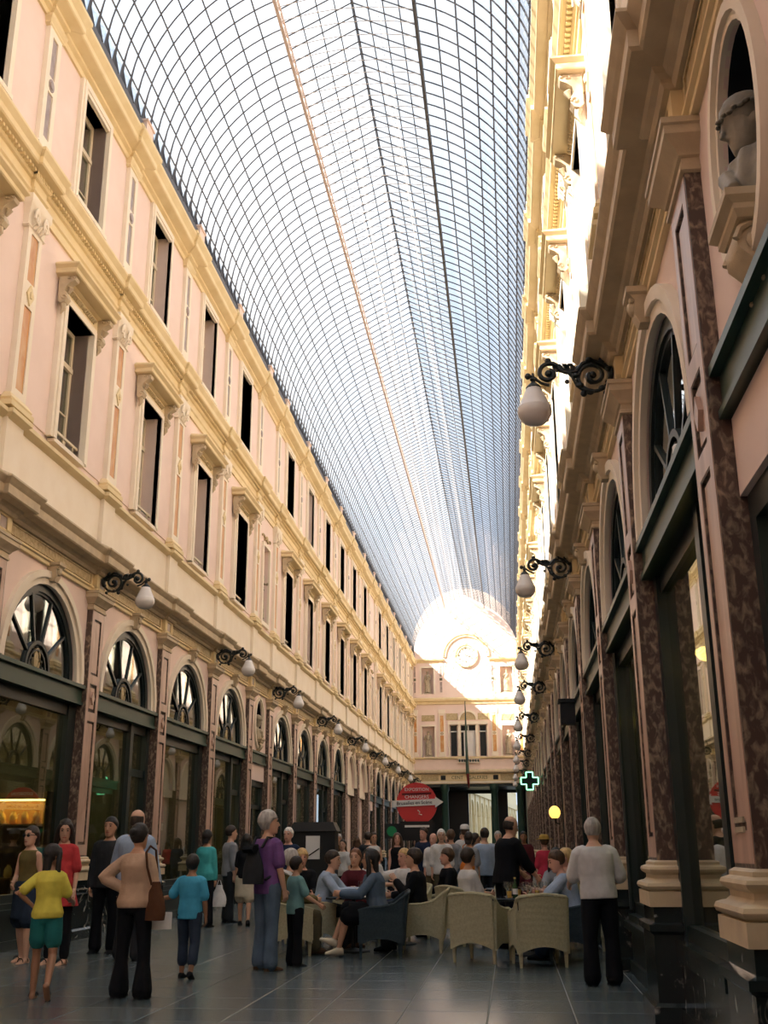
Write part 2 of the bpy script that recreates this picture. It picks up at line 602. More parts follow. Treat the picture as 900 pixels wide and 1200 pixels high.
def arch_band(mb, r0, r1, x0, x1, cy=0.0, cz=SPR, n=20, a0=0.0, a1=pi, k=1.0):
    A, B = arc(cy, cz, r0, a0, a1, n, r0 * k), arc(cy, cz, r1, a0, a1, n, r1 * k)
    mb.rings([[(x0, *A[i]), (x1, *A[i]), (x1, *B[i]), (x0, *B[i])] for i in range(n + 1)])


# ---- upper windows
def m_w2_surround():
    mb = MB()
    for (t, x1) in ((.19, .05), (.11, .075)):
        rect_frame(mb, -.04, x1, -WH - t, WH + t, W2Z0 - .02, W2Z1 + t, t, False)
    mb.box(-.42, -.04, -WH - .06, -WH, W2Z0, W2Z1)
    mb.box(-.42, -.04, WH, WH + .06, W2Z0, W2Z1)
    mb.box(-.42, -.04, -WH - .06, WH + .06, W2Z1, W2Z1 + .06)
    mb.box(-.42, .06, -WH - .06, WH + .06, W2Z0 - .08, W2Z0)
    return mb.mesh('surround', 'cream')
def m_w2_sash():
    mb = MB()
    rect_frame(mb, -.36, -.29, -WH, WH, W2Z0, W2Z1, .075)
    mb.box(-.37, -.27, -WH, WH, 9.0, 9.09)
    mb.box(-.35, -.295, -.03, .03, W2Z0 + .07, 9.0)
    mb.box(-.35, -.30, -.02, .02, 9.09, W2Z1)
    for y in (-1, 1):
        mb.box(-.35, -.30, min(y * .03, y * WH), max(y * .03, y * WH), 8.2, 8.225)
    return mb.mesh('sash_frame', 'sash')
def m_pane(y0, y1, z0, z1, x, mt='window_glass', nm='pane'):
    mb = MB()
    mb.box(x - .004, x, y0, y1, z0, z1)
    return mb.mesh(nm, mt)
def m_hood():
    mb = MB()
    pr = [(-.04, 9.9), (.05, 9.9), (.05, 10.24), (.09, 10.26), (.12, 10.29), (.30, 10.31), (.32, 10.33), (.32, 10.41), (.38, 10.47), (.38, 10.5), (-.04, 10.58)]
    w = [.80, .80, .80, .84, .87, .94, .95, .95, 1.0, 1.0, .9]
    mb.rings([[(-.04, -w[i], z), (d, -w[i], z), (d, w[i], z), (-.04, w[i], z)] for i, (d, z) in enumerate(pr)])
    return mb.mesh('hood', 'gold', 20)
def m_hood_ornament():
    mb = MB()
    for s in (-1, 1):
        for k in range(7):
            y = s * (.08 + k * .07)
            mb.tube([(.05, y, 9.98), (.085, y + s * .03, 10.06), (.06, y + s * .01, 10.16)], [.03, .035, .012], 5)
    mb.ball((.07, 0, 10.07), .04, .06, .09, 8, 5)
    return mb.mesh('hood_ornament', 'relief', 60)
def m_console():
    mb = MB()
    pr = [(.0, 10.26), (.27, 10.26), (.29, 10.2), (.27, 10.12), (.20, 10.06), (.13, 9.96), (.11, 9.84), (.15, 9.76), (.16, 9.68), (.12, 9.62), (.05, 9.60), (0, 9.64)]
    mb.prism(pr, 'y', -.075, .075)
    for s in (-1, 1):
        for cx, cz, r in ((.19, 10.18, .07), (.10, 9.69, .05)):
            mb.tube([(cx + r * (1 - i / 12) * cos(i * .55), s * .08, cz + r * (1 - i / 12) * sin(i * .55)) for i in range(13)], .014, 4)
    mb.tube([(.06, 0, 9.62), (.08, 0, 9.53), (.04, 0, 9.44)], [.06, .045, .01], 6)
    mb.tube([(.15, 0, 9.98), (.19, 0, 9.9), (.15, 0, 9.8)], [.02, .05, .02], 6)
    return mb.mesh('console', 'stone', 40)
def m_rail():
    mb = MB()
    mb.box(-.10, -.06, -WH, WH, 7.62, 7.66)
    for y in (-.4, 0, .4):
        mb.box(-.09, -.07, y - .012, y + .012, 7.42, 7.62)
    return mb.mesh('guard_rail', 'sash')
def m_curtain():
    mb = MB()
    for s in (-1, 1):
        cols = []
        for i in range(13):
            t = i / 12
            y = s * (.05 + .46 * t)
            x = -.46 + .025 * sin(i * 2.1)
            pull = .55 * max(0, 1 - t) * .4
            cols.append([(x, y + s * pull * q, W2Z0 + .1 + (1 - q) * 2.1) for q in (0, .35, .7, 1)])
        mb.rings(cols, closed=False)
    return mb.mesh('curtain', 'curtain', 60)
def m_w3_surround():
    mb = MB()
    for (t, x1) in ((.16, .03), (.09, .05)):
        rect_frame(mb, -.04, x1, -WH - t, WH + t, W3Z0 - .02, W3Z1 + min(t, .07), min(t, .16), False)
    mb.box(-.42, -.04, -WH - .06, -WH, W3Z0, W3Z1)
    mb.box(-.42, -.04, WH, WH + .06, W3Z0, W3Z1)
    mb.box(-.42, -.04, -WH - .06, WH + .06, W3Z1, W3Z1 + .06)
    mb.box(-.42, .10, -WH - .1, WH + .1, W3Z0 - .08, W3Z0)
    return mb.mesh('surround', 'cream')
def m_w3_sash():
    mb = MB()
    rect_frame(mb, -.36, -.29, -WH, WH, W3Z0, W3Z1, .075)
    mb.box(-.37, -.27, -WH, WH, 13.1, 13.18)
    mb.box(-.35, -.295, -.03, .03, W3Z0, 13.1)
    for y in (-1, 1):
        mb.box(-.35, -.30, min(y * .03, y * WH), max(y * .03, y * WH), 12.4, 12.425)
    return mb.mesh('sash_frame', 'sash')


# ---- ground floor shopfronts
def m_archivolt(r=ARCR, cz=SPR):
    mb = MB()
    mb.raw = True
    arch_band(mb, r - .01, r + .16, -.12, -.06, cz=cz)
    arch_band(mb, r + .10, r + .21, -.12, -.02, cz=cz)
    return mb.mesh('archivolt', 'cream', 30)
def m_keystone():
    mb = MB()
    mb.rings([[(-.1, -w, z), (d, -w, z), (d, w, z), (-.1, w, z)] for d, w, z in ((.02, .07, 5.22), (.06, .08, 5.3), (.05, .10, 5.42), (.09, .105, 5.46), (.12, .13, 5.48), (.12, .13, 5.54))])
    mb.ball((.06, 0, 5.38), .05, .06, .07, 8, 6)
    for s in (-1, 1):
        mb.ball((.07, s * .05, 5.43), .03, .03, .03, 6, 4)
    return mb.mesh('keystone', 'stone', 40)
def m_fan_frame():
    mb = MB()
    mb.raw = True
    arch_band(mb, ARCR - .13, ARCR, -.36, -.26)
    arch_band(mb, ARCR - .17, ARCR - .11, -.34, -.29)
    return mb.mesh('fanlight_frame', 'green_paint_dark', 30)
def m_muntin(a):
    mb = MB()
    mb.raw = True
    c, s = cos(a), sin(a)
    h = .022
    p = lambda r, w, x: (x, r * c - w * s, SPR + r * s + w * c)
    mb.rings([[p(r, -h, -.345), p(r, -h, -.285), p(r, h, -.285), p(r, h, -.345)] for r in (.40, ARCR - .14)])
    return mb.mesh('muntin', 'green_paint_dark')
def m_sector(a0, a1):
    mb = MB()
    mb.raw = True
    n = 5
    pts = [(r, a0 + (a1 - a0) * i / n) for r in (.42,) for i in range(n + 1)] + [(ARCR - .15, a1 + (a0 - a1) * i / n) for i in range(n + 1)]
    mb.prism([(r * cos(a), SPR + r * sin(a)) for r, a in pts], 'x', -.318, -.314)
    return mb.mesh('pane', 'fan_glass')
def m_medallion():
    mb = MB()
    mb.raw = True
    arch_band(mb, .40, .46, -.36, -.27, n=14)
    arch_band(mb, .30, .33, -.33, -.28, n=12)
    mb.prism([(.4 * cos(a), SPR + .4 * sin(a)) for a in [i * pi / 12 for i in range(13)]], 'x', -.35, -.33)
    for i in range(9):
        a = (i + .5) * pi / 9
        for q in (-1, 1):
            mb.tube([(-.31, (.34 + .025 * sin(t)) * cos(a + q * .05 + .06 * t), SPR + (.34 + .025 * sin(t)) * sin(a + q * .05 + .06 * t)) for t in (0, .8, 1.6, 2.4)], .014, 4)
    for i in range(7):
        a = (i + .5) * pi / 7
        mb.ball((-.31, .24 * cos(a), SPR + .24 * sin(a)), .02, .035, .035, 6, 4)
        mb.ball((-.31, .36 * cos(a), SPR + .36 * sin(a)), .02, .03, .03, 6, 4)
    return mb.mesh('medallion', 'iron', 50)
def m_cameo():
    mb = MB()
    mb.raw = True
    mb.ball((-.315, 0, SPR + .17), .03, .085, .14, 12, 6)
    arch_band(mb, .09, .115, -.33, -.285, cz=SPR + .17, n=16, a1=2 * pi, k=1.55)
    return mb.mesh('cameo', 'relief', 50)
def m_transom(w):
    mb = MB()
    mb.box(-.42, -.20, -w, w, 3.62, 3.93)
    mb.box(-.42, -.14, -w, w, 3.89, 3.95)
    mb.box(-.42, -.17, -w, w, 3.62, 3.67)
    return mb.mesh('transom', 'green_paint')
def m_riser(w):
    mb = MB()
    mb.box(-.42, -.20, -w, w, 0.0, .14)
    mb.box(-.42, -.24, -w, w, .14, .5)
    mb.box(-.42, -.16, -w, w, .5, .58)
    mb.box(-.42, -.22, -w, w, .58, .66)
    return mb.mesh('stall_riser', 'green_paint_dark')
def m_shopframe(w, kind):
    mb = MB()
    x0, x1 = -.42, -.28
    if kind == 'A':       # wide pane and a door on one side
        for y in (-w, .55, w - .16):
            mb.box(x0, x1, y, y + .16, 0 if y > 0 else .66, 3.62)
        mb.box(x0, x1 - .04, -w, w, 3.48, 3.62)
        mb.box(x0, x1 - .04, .71, w - .16, 2.75, 2.87)
        mb.box(x0, x1 - .04, .71, w - .16, 0, .35)
        mb.box(x0, x1 - .02, -w, .55, .66, .78)
    elif kind == 'B':     # one great pane
        for y in (-w, w - .3):
            mb.box(x0, x1, y, y + (.14 if y < 0 else .3), .66, 3.62)
        mb.box(x0, x1 - .03, -w, w, 3.45, 3.62)
        mb.box(x0, x1 - .02, -w, w, .66, .78)
        mb.tube([(x1 + .02, -w + .14, .7), (x1 + .02, -w + .14, 3.6)], .03, 6)
    else:                 # narrow door
        for y in (-w, w - .14):
            mb.box(x0, x1, y, y + .14, 0, 3.2)
        mb.box(x0, x1, -w, w, 3.05, 3.2)
        mb.box(x0, x1 - .03, -w, w, 2.5, 2.6)
        mb.box(x0, x1 - .03, -.05, .05, 0, 2.5)
        mb.box(x0, x1 - .05, -w, w, 0, .7)
    return mb.mesh('shop_frame', 'green_paint_dark')


def build_facade(name, X0, rz, pil, detail_from, label):
    sg = 1 if rz == 0 else -1
    # ---- backing wall mesh
    W = MB()
    A_ = MB()
    NB = []
    s0, s1 = -12.0, YEND + .3
    first = detail_from

    def S(a, b):
        return (a, b) if sg > 0 else (-b, -a)
    # plain stretch behind the camera
    lo, hi = S(s0, first)
    W.box(-.5, -.05, lo, hi, 0, 14.45)
    bays = [(a, b) for a, b in zip(pil[:-1], pil[1:]) if a >= first - .1]
    end = (pil[-1], s1)
    for a, b in bays:
        c = .5 * (a + b) * sg
        h = .5 * (b - a)
        y0, y1 = c - h, c + h
        # zone above the ground floor frieze
        W.box(-.5, -.06, y0, y1, 5.5, W2Z0)
        if a in NICHE:
            nh, n0, n1 = .40, 7.55, 9.75
            for (p, q, r_, t) in ((y0, c - nh, W2Z0, n1), (c + nh, y1, W2Z0, n1), (y0, y1, n1, W3Z0), (c - nh, c + nh, W2Z0, n0), (y0, y1, W3Z0, 14.45)):
                W.box(-.5, -.04, p, q, r_, t)
            W.box(-.5, -.44, c - nh, c + nh, n0, n1)
            loop = [(c + .45 * cos(t), 4.87 + .64 * sin(t)) for t in [i * 2 * pi / 28 for i in range(28)]]
            plate_with_hole(A_, y0, y1, 4.03, 5.76, loop, -.1, -.45)
            NB.append(c)
            W.box(-.45, -.12, y0, y1, 3.2, 3.62)
        else:
            for (h0, h1, zz0, zz1) in ((W2Z0, W2Z1, W2Z0, W3Z0), (W3Z0, W3Z1, W3Z0, 14.45)):
                W.box(-.42, -.04, y0, c - WH, zz0, h1)
                W.box(-.42, -.04, c + WH, y1, zz0, h1)
                W.box(-.42, -.04, y0, y1, h1, zz1)
            loop = arc(c, SPR, ARCR, 0, pi, 24)
            plate_with_hole(A_, y0, y1, 4.03, 5.76, loop, -.1, -.42, True)
            if a in BLIND:
                W.box(-.5, -.35, y0, y1, 0, 3.62)
    lo, hi = S(pil[-1], s1)
    W.box(-.5, -.05, lo, hi, 0, 14.45)
    W.remap()
    W.add(A_)
    wall = ob(name, W.mesh(name, 'pink'), None, (X0, 0, 0), rz, kind='structure', label=label)
    lo, hi = S(s0, s1)
    cen = sorted(sg * p for p in pil if p >= first - .1)
    P = lambda nm, me, y=0.0, par=None, x=0.0: ob(nm, me, par or wall, (x, y, 0))

    def mould(nm, prof, hw, brk, m, sm=None):
        P(nm, sweep_plan(prof, cen, hw, brk, lo, hi).mesh(nm, m, sm))
    mould('ground_cornice', [(-.1, 5.84), (.0, 5.84), (.02, 5.88), (.02, 5.92), (.06, 5.95), (.08, 6.0), (.22, 6.02), (.24, 6.04), (.24, 6.16), (.27, 6.19), (.31, 6.26), (.31, 6.30), (-.02, 6.44), (-.1, 6.44)], PW, .07, 'stone')
    mould('architrave', [(-.12, 5.46), (-.05, 5.46), (-.05, 5.52), (-.02, 5.54), (-.02, 5.57), (-.12, 5.57)], PW, .05, 'gold')
    mould('dado', [(-.03, 6.38), (-.03, 7.1)], .30, .08, 'cream')
    mould('sill_course', [(-.05, 7.04), (-.03, 7.06), (.04, 7.1), (.08, 7.13), (.08, 7.2), (-.02, 7.25), (-.05, 7.25)], .26, .08, 'gold')
    mould('upper_cornice', [(-.06, 10.70), (.0, 10.70), (.0, 10.82), (.03, 10.85), (.03, 10.90), (-.01, 10.92), (-.01, 11.08), (.03, 11.10), (.05, 11.13), (.05, 11.20), (.18, 11.22), (.20, 11.24), (.20, 11.33), (.26, 11.41), (.26, 11.45), (-.02, 11.54), (-.06, 11.54)], .24, .06, 'gold')
    mould('top_cornice', [(-.06, 13.88), (.0, 13.88), (.0, 13.98), (.07, 14.01), (.07, 14.06), (.24, 14.10), (.26, 14.12), (.26, 14.22), (.34, 14.33), (.34, 14.40), (.28, 14.42), (.28, 14.52), (-.45, 14.52)], .23, .06, 'gold')
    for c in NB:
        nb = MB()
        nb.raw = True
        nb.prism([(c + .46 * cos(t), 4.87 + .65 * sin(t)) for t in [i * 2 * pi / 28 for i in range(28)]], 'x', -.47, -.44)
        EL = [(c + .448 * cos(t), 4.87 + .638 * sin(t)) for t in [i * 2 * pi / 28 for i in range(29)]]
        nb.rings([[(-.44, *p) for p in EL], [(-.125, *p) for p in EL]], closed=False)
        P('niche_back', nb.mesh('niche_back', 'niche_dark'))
    # frieze ground
    fm = MB()
    fm.box(-.12, -.05, lo, hi, 5.55, 5.86)
    P('frieze', fm.mesh('frieze', 'gold'))
    # dentils: too small to pick apart
    dm = MB()
    y = lo + .05
    while y < hi:
        if sg * y > first - 1:
            dm.box(.04, .12, y, y + .05, 11.145, 11.20)
        y += .1
    o = P('dentils', dm.mesh('dentils', 'gold'))
    o['kind'] = 'stuff'
    # rooms behind
    rm = MB()
    rm.box(-3.0, -2.9, lo, hi, 0, 14.45)
    rm.box(-3.0, -.4, lo, hi, 14.40, 14.5)
    rm.box(-3.0, -.4, lo, hi, 5.6, 5.7)
    rm.box(-3.0, -.4, lo, hi, 3.75, 3.80)
    rm.box(-3.0, -.4, lo, hi, -.04, .005)
    P('inner_rooms', rm.mesh('inner_rooms', 'shop_dark'))
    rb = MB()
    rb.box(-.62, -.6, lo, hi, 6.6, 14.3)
    P('room_backing', rb.mesh('room_backing', 'room_dark'))  # dark sheet standing in for the shade of the upper rooms
    # party walls between shops
    pw = cached('party', lambda: (lambda m: (m.box(-2.9, -.4, -.06, .06, 0, 5.6), m.mesh('party_wall', 'shop_dark'))[1])(MB()))
    for a, b in bays:
        if a not in BLIND:
            cp = cached(('cpan', round(b - a, 1)), lambda: (lambda m: (m.box(-2.2, -1.2, -.5, .5, 3.70, 3.745), m.mesh('fill_panel', 'shop_fill'))[1])(MB()))  # added glowing panel, brightens the shop behind its pane
            P('fill_panel', cp, .5 * (a + b) * sg)
    # mansard roof outside, above the cornice
    mr_ = MB()
    mr_.raw = True
    mr_.rings([[(-1.95, y_, 15.1), (-1.95, y_, 16.4), (-2.6, y_, 18.6), (-4.5, y_, 19.0), (-4.5, y_, 15.1)] for y_ in (lo, hi)])
    P('mansard_roof', mr_.mesh('mansard_roof', 'grey_marble'))
    # ---- pilasters, storey by storey
    for p in pil:
        if p < first - .1:
            continue
        y = sg * p
        P('party_wall', pw, y)
        g = P('pilaster', cached('ps', m_pil_shaft), y)
        for nm, fn in (('facing', m_pil_face), ('rosette', m_pil_rosette), ('base', m_pil_base), ('pedestal', m_pil_pedestal), ('capital', m_pil_capital), ('frieze_block', m_pil_block), ('block_panel', m_block_panel)):
            ob(nm, cached('g' + nm, fn), g)
        g = P('upper_pilaster', cached('p2', m_p2_shaft), y)
        for nm, fn in (('base', m_p2_base), ('marble_panel', m_p2_panel), ('rosette', m_p2_ros), ('capital', m_p2_cap)):
            ob(nm, cached('u' + nm, fn), g)
        g = P('attic_pilaster', cached('p3', m_p3_shaft), y)
        for nm, fn in (('base', m_p3_base), ('marble_panel', m_p3_panel), ('rosette', m_p3_ros), ('capital', m_p3_cap)):
            ob(nm, cached('t' + nm, fn), g)
        P('parapet_block', cached('parb', m_par_block), y)
    # ---- bays
    for bi, (a, b) in enumerate(bays):
        c = .5 * (a + b) * sg
        h = .5 * (b - a) - PW
        fp = cached(('frz', round(h, 2)), lambda: (lambda m: (rect_frame(m, -.06, -.03, -h + .1, h - .1, 5.6, 5.82, .03), m.box(-.06, -.042, -h + .14, h - .14, 5.63, 5.79), m.mesh('frieze_panel', 'relief'))[2])(MB()))
        P('frieze_panel', fp, c)
        if a in NICHE:
            def ring():
                m = MB()
                m.raw = True
                for r0, r1, x1 in ((.45, .52, -.07), (.50, .57, -.04)):
                    A = [(r0 * cos(t), 4.87 + (r0 + .19) * sin(t)) for t in [i * 2 * pi / 32 for i in range(33)]]
                    B = [(r1 * cos(t), 4.87 + (r1 + .19) * sin(t)) for t in [i * 2 * pi / 32 for i in range(33)]]
                    m.rings([[(-.12, *A[i]), (x1, *A[i]), (x1, *B[i]), (-.12, *B[i])] for i in range(33)], cap=False)
                return m.mesh('niche_ring', 'cream', 40)
            P('niche_ring', cached('nring', ring), c)
            def nfr():
                m = MB()
                rect_frame(m, -.04, .03, -.52, .52, 7.42, 9.87, .12)
                return m.mesh('niche_frame', 'cream')
            P('niche_frame', cached('nfr', nfr), c)
            def orn():
                m = MB()
                for s in (-1, 1):
                    m.tube([(-.01, s * (.5 - .42 * t + .08 * sin(9 * t)), 10.15 + .12 * sin(6 * t)) for t in [i / 12 for i in range(13)]], .03, 5)
                m.ball((0, 0, 10.2), .05, .1, .14, 8, 6)
                return m.mesh('niche_ornament', 'relief', 50)
            P('niche_ornament', cached('norn', orn), c)
            yield ('niche', c, wall, a)
            yield ('door', c, h, a)
        else:
            P('archivolt', cached('archv', m_archivolt), c)
            P('keystone', cached('keys', m_keystone), c)
            yield ('blind' if a in BLIND else 'bay', c, h, a)


WIN = [0]
FS = 0.0
GF = .12


def window(X0, rz, y, label, dx=0.0):
    WIN[0] += 1
    return empty('window_%d' % WIN[0], (X0 + (dx if rz == 0 else -dx), y, 0), rz, kind='structure', label=label)


def fill_facade(gen, X0, rz, side, near_panes):
    sg = 1 if rz == 0 else -1
    k = 0
    opp = 'left' if sg > 0 else 'right'
    for kind, c, h, a in gen:
        if kind == 'niche':
            NICHES.append((X0, rz, sg * c, a))
            continue
        k += 1
        y = sg * c
        nth = ORD[k - 1]
        if kind == 'door':
            w = window(X0, rz, y, 'dark narrow shop door under the oval bust niche, %s bay of the %s arcade' % (nth, side), GF)
            ob('transom', cached(('tr', round(h, 2)), lambda: m_transom(h)), w)
            ob('shop_frame', cached(('sfC', round(h, 2)), lambda: m_shopframe(h, 'C')), w)
            for q in (-1, 1):
                ob('pane', cached(('dpn', q, round(h, 2)), lambda: m_pane(min(q * .05, q * (h - .14)), max(q * .05, q * (h - .14)), .7, 2.5, -.37, 'shop_glass')), w)
            ob('pane', cached(('dpt', round(h, 2)), lambda: m_pane(-h + .14, h - .14, 2.6, 3.05, -.37, 'shop_glass')), w)
            continue
        # ground floor arch
        if kind == 'bay':
            w = window(X0, rz, y, 'arched shopfront with fanlight and iron medallion, %s bay of the %s arcade' % (nth, side), GF)
            ob('transom', cached(('tr', round(h, 2)), lambda: m_transom(h)), w)
            ob('fanlight_frame', cached('fanf', m_fan_frame), w, (FS, 0, 0))
            for i in range(1, 5):
                ob('muntin', cached(('mun', i), lambda: m_muntin(i * pi / 5)), w, (FS, 0, 0))
            for i in range(5):
                ob('pane', cached(('sec', i), lambda: m_sector(i * pi / 5 + .01, (i + 1) * pi / 5 - .01)), w, (FS, 0, 0))
            md = ob('medallion', cached('medal', m_medallion), w, (FS, 0, 0))
            ob('cameo', cached('cameo', m_cameo), md)
            t = 'A' if (k % 2 == 1) == (sg > 0) else 'B'
            ob('shop_frame', cached(('sf' + t, round(h, 2)), lambda: m_shopframe(h, t)), w)
            if t == 'A':
                ob('pane', cached('pA1', lambda: m_pane(-h + .14, .56, .76, 3.5, -.36, 'shop_glass')), w)
                ob('pane', cached('pA2', lambda: m_pane(.7, h - .15, .34, 2.76, -.38, 'shop_glass')), w)
                ob('pane', cached('pA3', lambda: m_pane(.7, h - .15, 2.86, 3.49, -.38, 'shop_glass')), w)

                def ra():
                    m = MB()
                    for (p, q) in ((.0, .14), (.14, .5), (.5, .66)):
                        m.box(-.42, -.2 if p != .14 else -.24, -h, .55, p, q)
                    return m.mesh('stall_riser', 'black_marble')
                ob('stall_riser', cached('riA', ra), w)
            else:
                ob('pane', cached('pB', lambda: m_pane(-h + .13, h - .29, .76, 3.5, -.36, 'shop_glass')), w)
                ob('stall_riser', cached(('ri', round(h, 2)), lambda: m_riser(h)), w)
        else:
            w = window(X0, rz, y, 'blind arch with plastered infill, %s bay of the %s arcade' % (nth, side), GF)

            def bl():
                m = MB()
                m.raw = True
                m.box(-.42, -.30, -h, h, 3.72, 4.06)
                m.prism(arc(0, SPR, ARCR, 0, pi, 20), 'x', -.42, -.36)
                return m.mesh('infill', 'cream')
            ob('infill', cached('blind', bl), w)
        # upper storeys
        w = window(X0, rz, y, 'tall window with console hood on the middle storey, %s bay of the %s facade' % (nth, side))
        ob('surround', cached('w2s', m_w2_surround), w)
        ob('sash_frame', cached('w2f', m_w2_sash), w)
        for q in (-1, 1):
            ob('pane', cached(('w2p', q), lambda: m_pane(min(q * .03, q * .505), max(q * .03, q * .505), W2Z0 + .07, 9.0, -.32)), w)
            ob('pane', cached(('w2t', q), lambda: m_pane(min(q * .02, q * .505), max(q * .02, q * .505), 9.09, W2Z1 - .07, -.32)), w)
        hd = ob('hood', cached('hood', m_hood), w)
        ob('hood_ornament', cached('hoodo', m_hood_ornament), hd)
        for q in (-1, 1):
            ob('console', cached('cons', m_console), hd, (0, q * .80, 0))
        ob('guard_rail', cached('rail', m_rail), w)
        if sg > 0 and k in (1, 2, 5):
            ob('curtain', cached('curt', m_curtain), w)
        w = window(X0, rz, y, 'plain attic window on the top storey, %s bay of the %s facade' % (nth, side))
        ob('surround', cached('w3s', m_w3_surround), w)
        ob('sash_frame', cached('w3f', m_w3_sash), w)
        for q in (-1, 1):
            ob('pane', cached(('w3p', q), lambda: m_pane(min(q * .03, q * .505), max(q * .03, q * .505), W3Z0 + .07, 13.1, -.32)), w)
        ob('pane', cached('w3t', lambda: m_pane(-.505, .505, 13.18, W3Z1 - .07, -.32)), w)


ORD = ['first', 'second', 'third', 'fourth', 'fifth', 'sixth', 'seventh', 'eighth', 'ninth', 'tenth', 'eleventh', 'twelfth', 'thirteenth', 'fourteenth',
       'fifteenth', 'sixteenth', 'seventeenth', 'eighteenth', 'nineteenth', 'twentieth', 'twenty-first', 'twenty-second', 'twenty-third', 'twenty-fourth']
NICHES = []
fill_facade(build_facade('wall_left', XL, 0.0, PIL, 10.05, 'peach and cream three-storey facade opposite the bust niche'), XL, 0.0, 'far-side', 0)
fill_facade(build_facade('wall_right', XR, pi, PIL, 3.5, 'peach and cream three-storey facade with brown marble pilasters along the cafe'), XR, pi, 'near-side', 0)

ZMAP = None
# ================================================================== floor
CX = .5 * (XL + XR)
fl = MB()
fl.box(XL - .3, XR + .3, -12, 86, -.12, -.006)
floor = ob('floor', fl.mesh('floor', 'joint'), kind='structure', label='dark polished stone paving of the gallery')
TS, T0 = .74, -7.66
far = MB()
nslab = 0
_variants = []
for v in range(4):
    m = MB()
    g = .006
    m.rings([[(g, g, -.006), (TS - g, g, -.006), (TS - g, TS - g, -.006), (g, TS - g, -.006)], [(g, g, -.002), (TS - g, g, -.002), (TS - g, TS - g, -.002), (g, TS - g, -.002)],
             [(g + .003, g + .003, 0), (TS - g - .003, g + .003, 0), (TS - g - .003, TS - g - .003, 0), (g + .003, TS - g - .003, 0)]])
    mm = MATS['slab'].copy()
    mm.name = 'slab_%d' % v
    f = (.85, 1.0, 1.15, .95)[v]
    for n in mm.node_tree.nodes:
        if n.type == 'VALTORGB':
            for e in n.color_ramp.elements:
                e.color = (e.color[0] * f, e.color[1] * f, e.color[2] * f, 1)
    _variants.append(m.mesh('slab', mm))
ncol = 12
for j in range(-26, 92):
    for i in range(-1, ncol + 1):
        x, y = T0 + i * TS, 9.56 + j * TS
        if y > 85:
            continue
        if 0 <= j < 21 and nslab < 300:
            ob('slab', random.choice(_variants), floor, (x, y, 0))
            nslab += 1
        else:
            far.box(x + .006, x + TS - .006, y + .006, y + TS - .006, -.006, 0)
o = ob('paving', far.mesh('paving', 'slab'), floor)
o['kind'] = 'stuff'

# ================================================================== glass roof
R_, ZS = 4.06, 15.5
GX, GZ, RZ_ = 1.515, ZS + sqrt(R_ * R_ - 1.515 * 1.515), 20.2
RP = .421
roof = empty('ceiling', (CX, 0, 0), kind='structure', label='barrel-vaulted glass roof on slender iron ribs')
A0 = radians(1)
AG = math.acos(GX / R_)
NP = 9


def m_rib():
    m = MB()
    for s in (-1, 1):
        pts, rr = [], []
        for i in range(NP * 2 + 1):
            a = A0 + (AG - A0) * i / (NP * 2)
            pts.append((s * (R_ - .02) * cos(a), 0, ZS + (R_ - .02) * sin(a)))
            rr.append(.021 + .03 * max(0, 1 - i / 2.5))
        m.tube(pts, rr, 4, up=(0, 1, 0))
        m.tube([(s * GX, 0, GZ + .12), (0, 0, RZ_)], .021, 4, up=(0, 1, 0))
        # foot plate and girder bracket
        m.prism([(s * (R_ + .02), ZS - .05), (s * (R_ - .16), ZS - .05), (s * (R_ - .04), ZS + .5)], 'y', -.014, .014)
    return m.mesh('rib', 'iron_rib')
def m_tie():
    m = MB()
    pts = [(GX * (1 - i / 4), 0, GZ - .02 + .20 * (1 - (1 - i / 4) ** 2)) for i in range(9)]
    m.tube(pts, .012, 4, up=(0, 1, 0))
    for q in (-.75, .75):
        m.tube([(q, 0, GZ + .05), (q * .8, 0, GZ + .35)], .008, 4)
    return m.mesh('tie', 'iron_light')
ribm, tiem = m_rib(), m_tie()
yr = -10.0
ribs_y = []
while yr < YEND - .2:
    ribs_y.append(yr)
    ob('rib', ribm, roof, (0, yr, 0))
    if yr > 8:
        ob('tie', tiem, roof, (0, yr + .2, 0))
    yr += RP
Y0, Y1 = ribs_y[0], ribs_y[-1]
def bar(nm, x, z, r, mt):
    m = MB()
    m.tube([(x, Y0, z), (x, Y1, z)], r, 4)
    return ob(nm, m.mesh(nm, mt), roof)
for s in (-1, 1):
    for i in range(1, NP):
        a = A0 + (AG - A0) * i / NP
        bar('purlin', s * R_ * cos(a), ZS + R_ * sin(a), .019, 'iron_rib')
    for q in (1, 2, 3):
        bar('purlin', s * GX * q / 4, GZ + .12 + (RZ_ - GZ - .12) * (1 - q / 4), .015, 'iron_rib')
    g = MB()
    for dz in (-.16, .12):
        g.box(s * GX - .035, s * GX + .035, Y0, Y1, GZ + dz - .02, GZ + dz + .02)
    for y in ribs_y:
        g.box(s * GX - .02, s * GX + .02, y - .012, y + .012, GZ - .15, GZ + .12)
        g.tube([(s * GX, y, GZ - .15), (s * GX, y + RP, GZ + .12)], .012, 4)
    ob('girder', g.mesh('girder', 'girder_lit' if s < 0 else 'iron_rib'), roof)  # lit left and shaded right girder, painted as two colours
    c = MB()
    c.box(s * (R_ - .14), s * (R_ + .12), Y0, Y1, ZS - .2, ZS - .02)
    ob('roof_kerb', c.mesh('roof_kerb', 'iron_rib'), roof)
bar('ridge', 0, RZ_, .035, 'iron_rib')

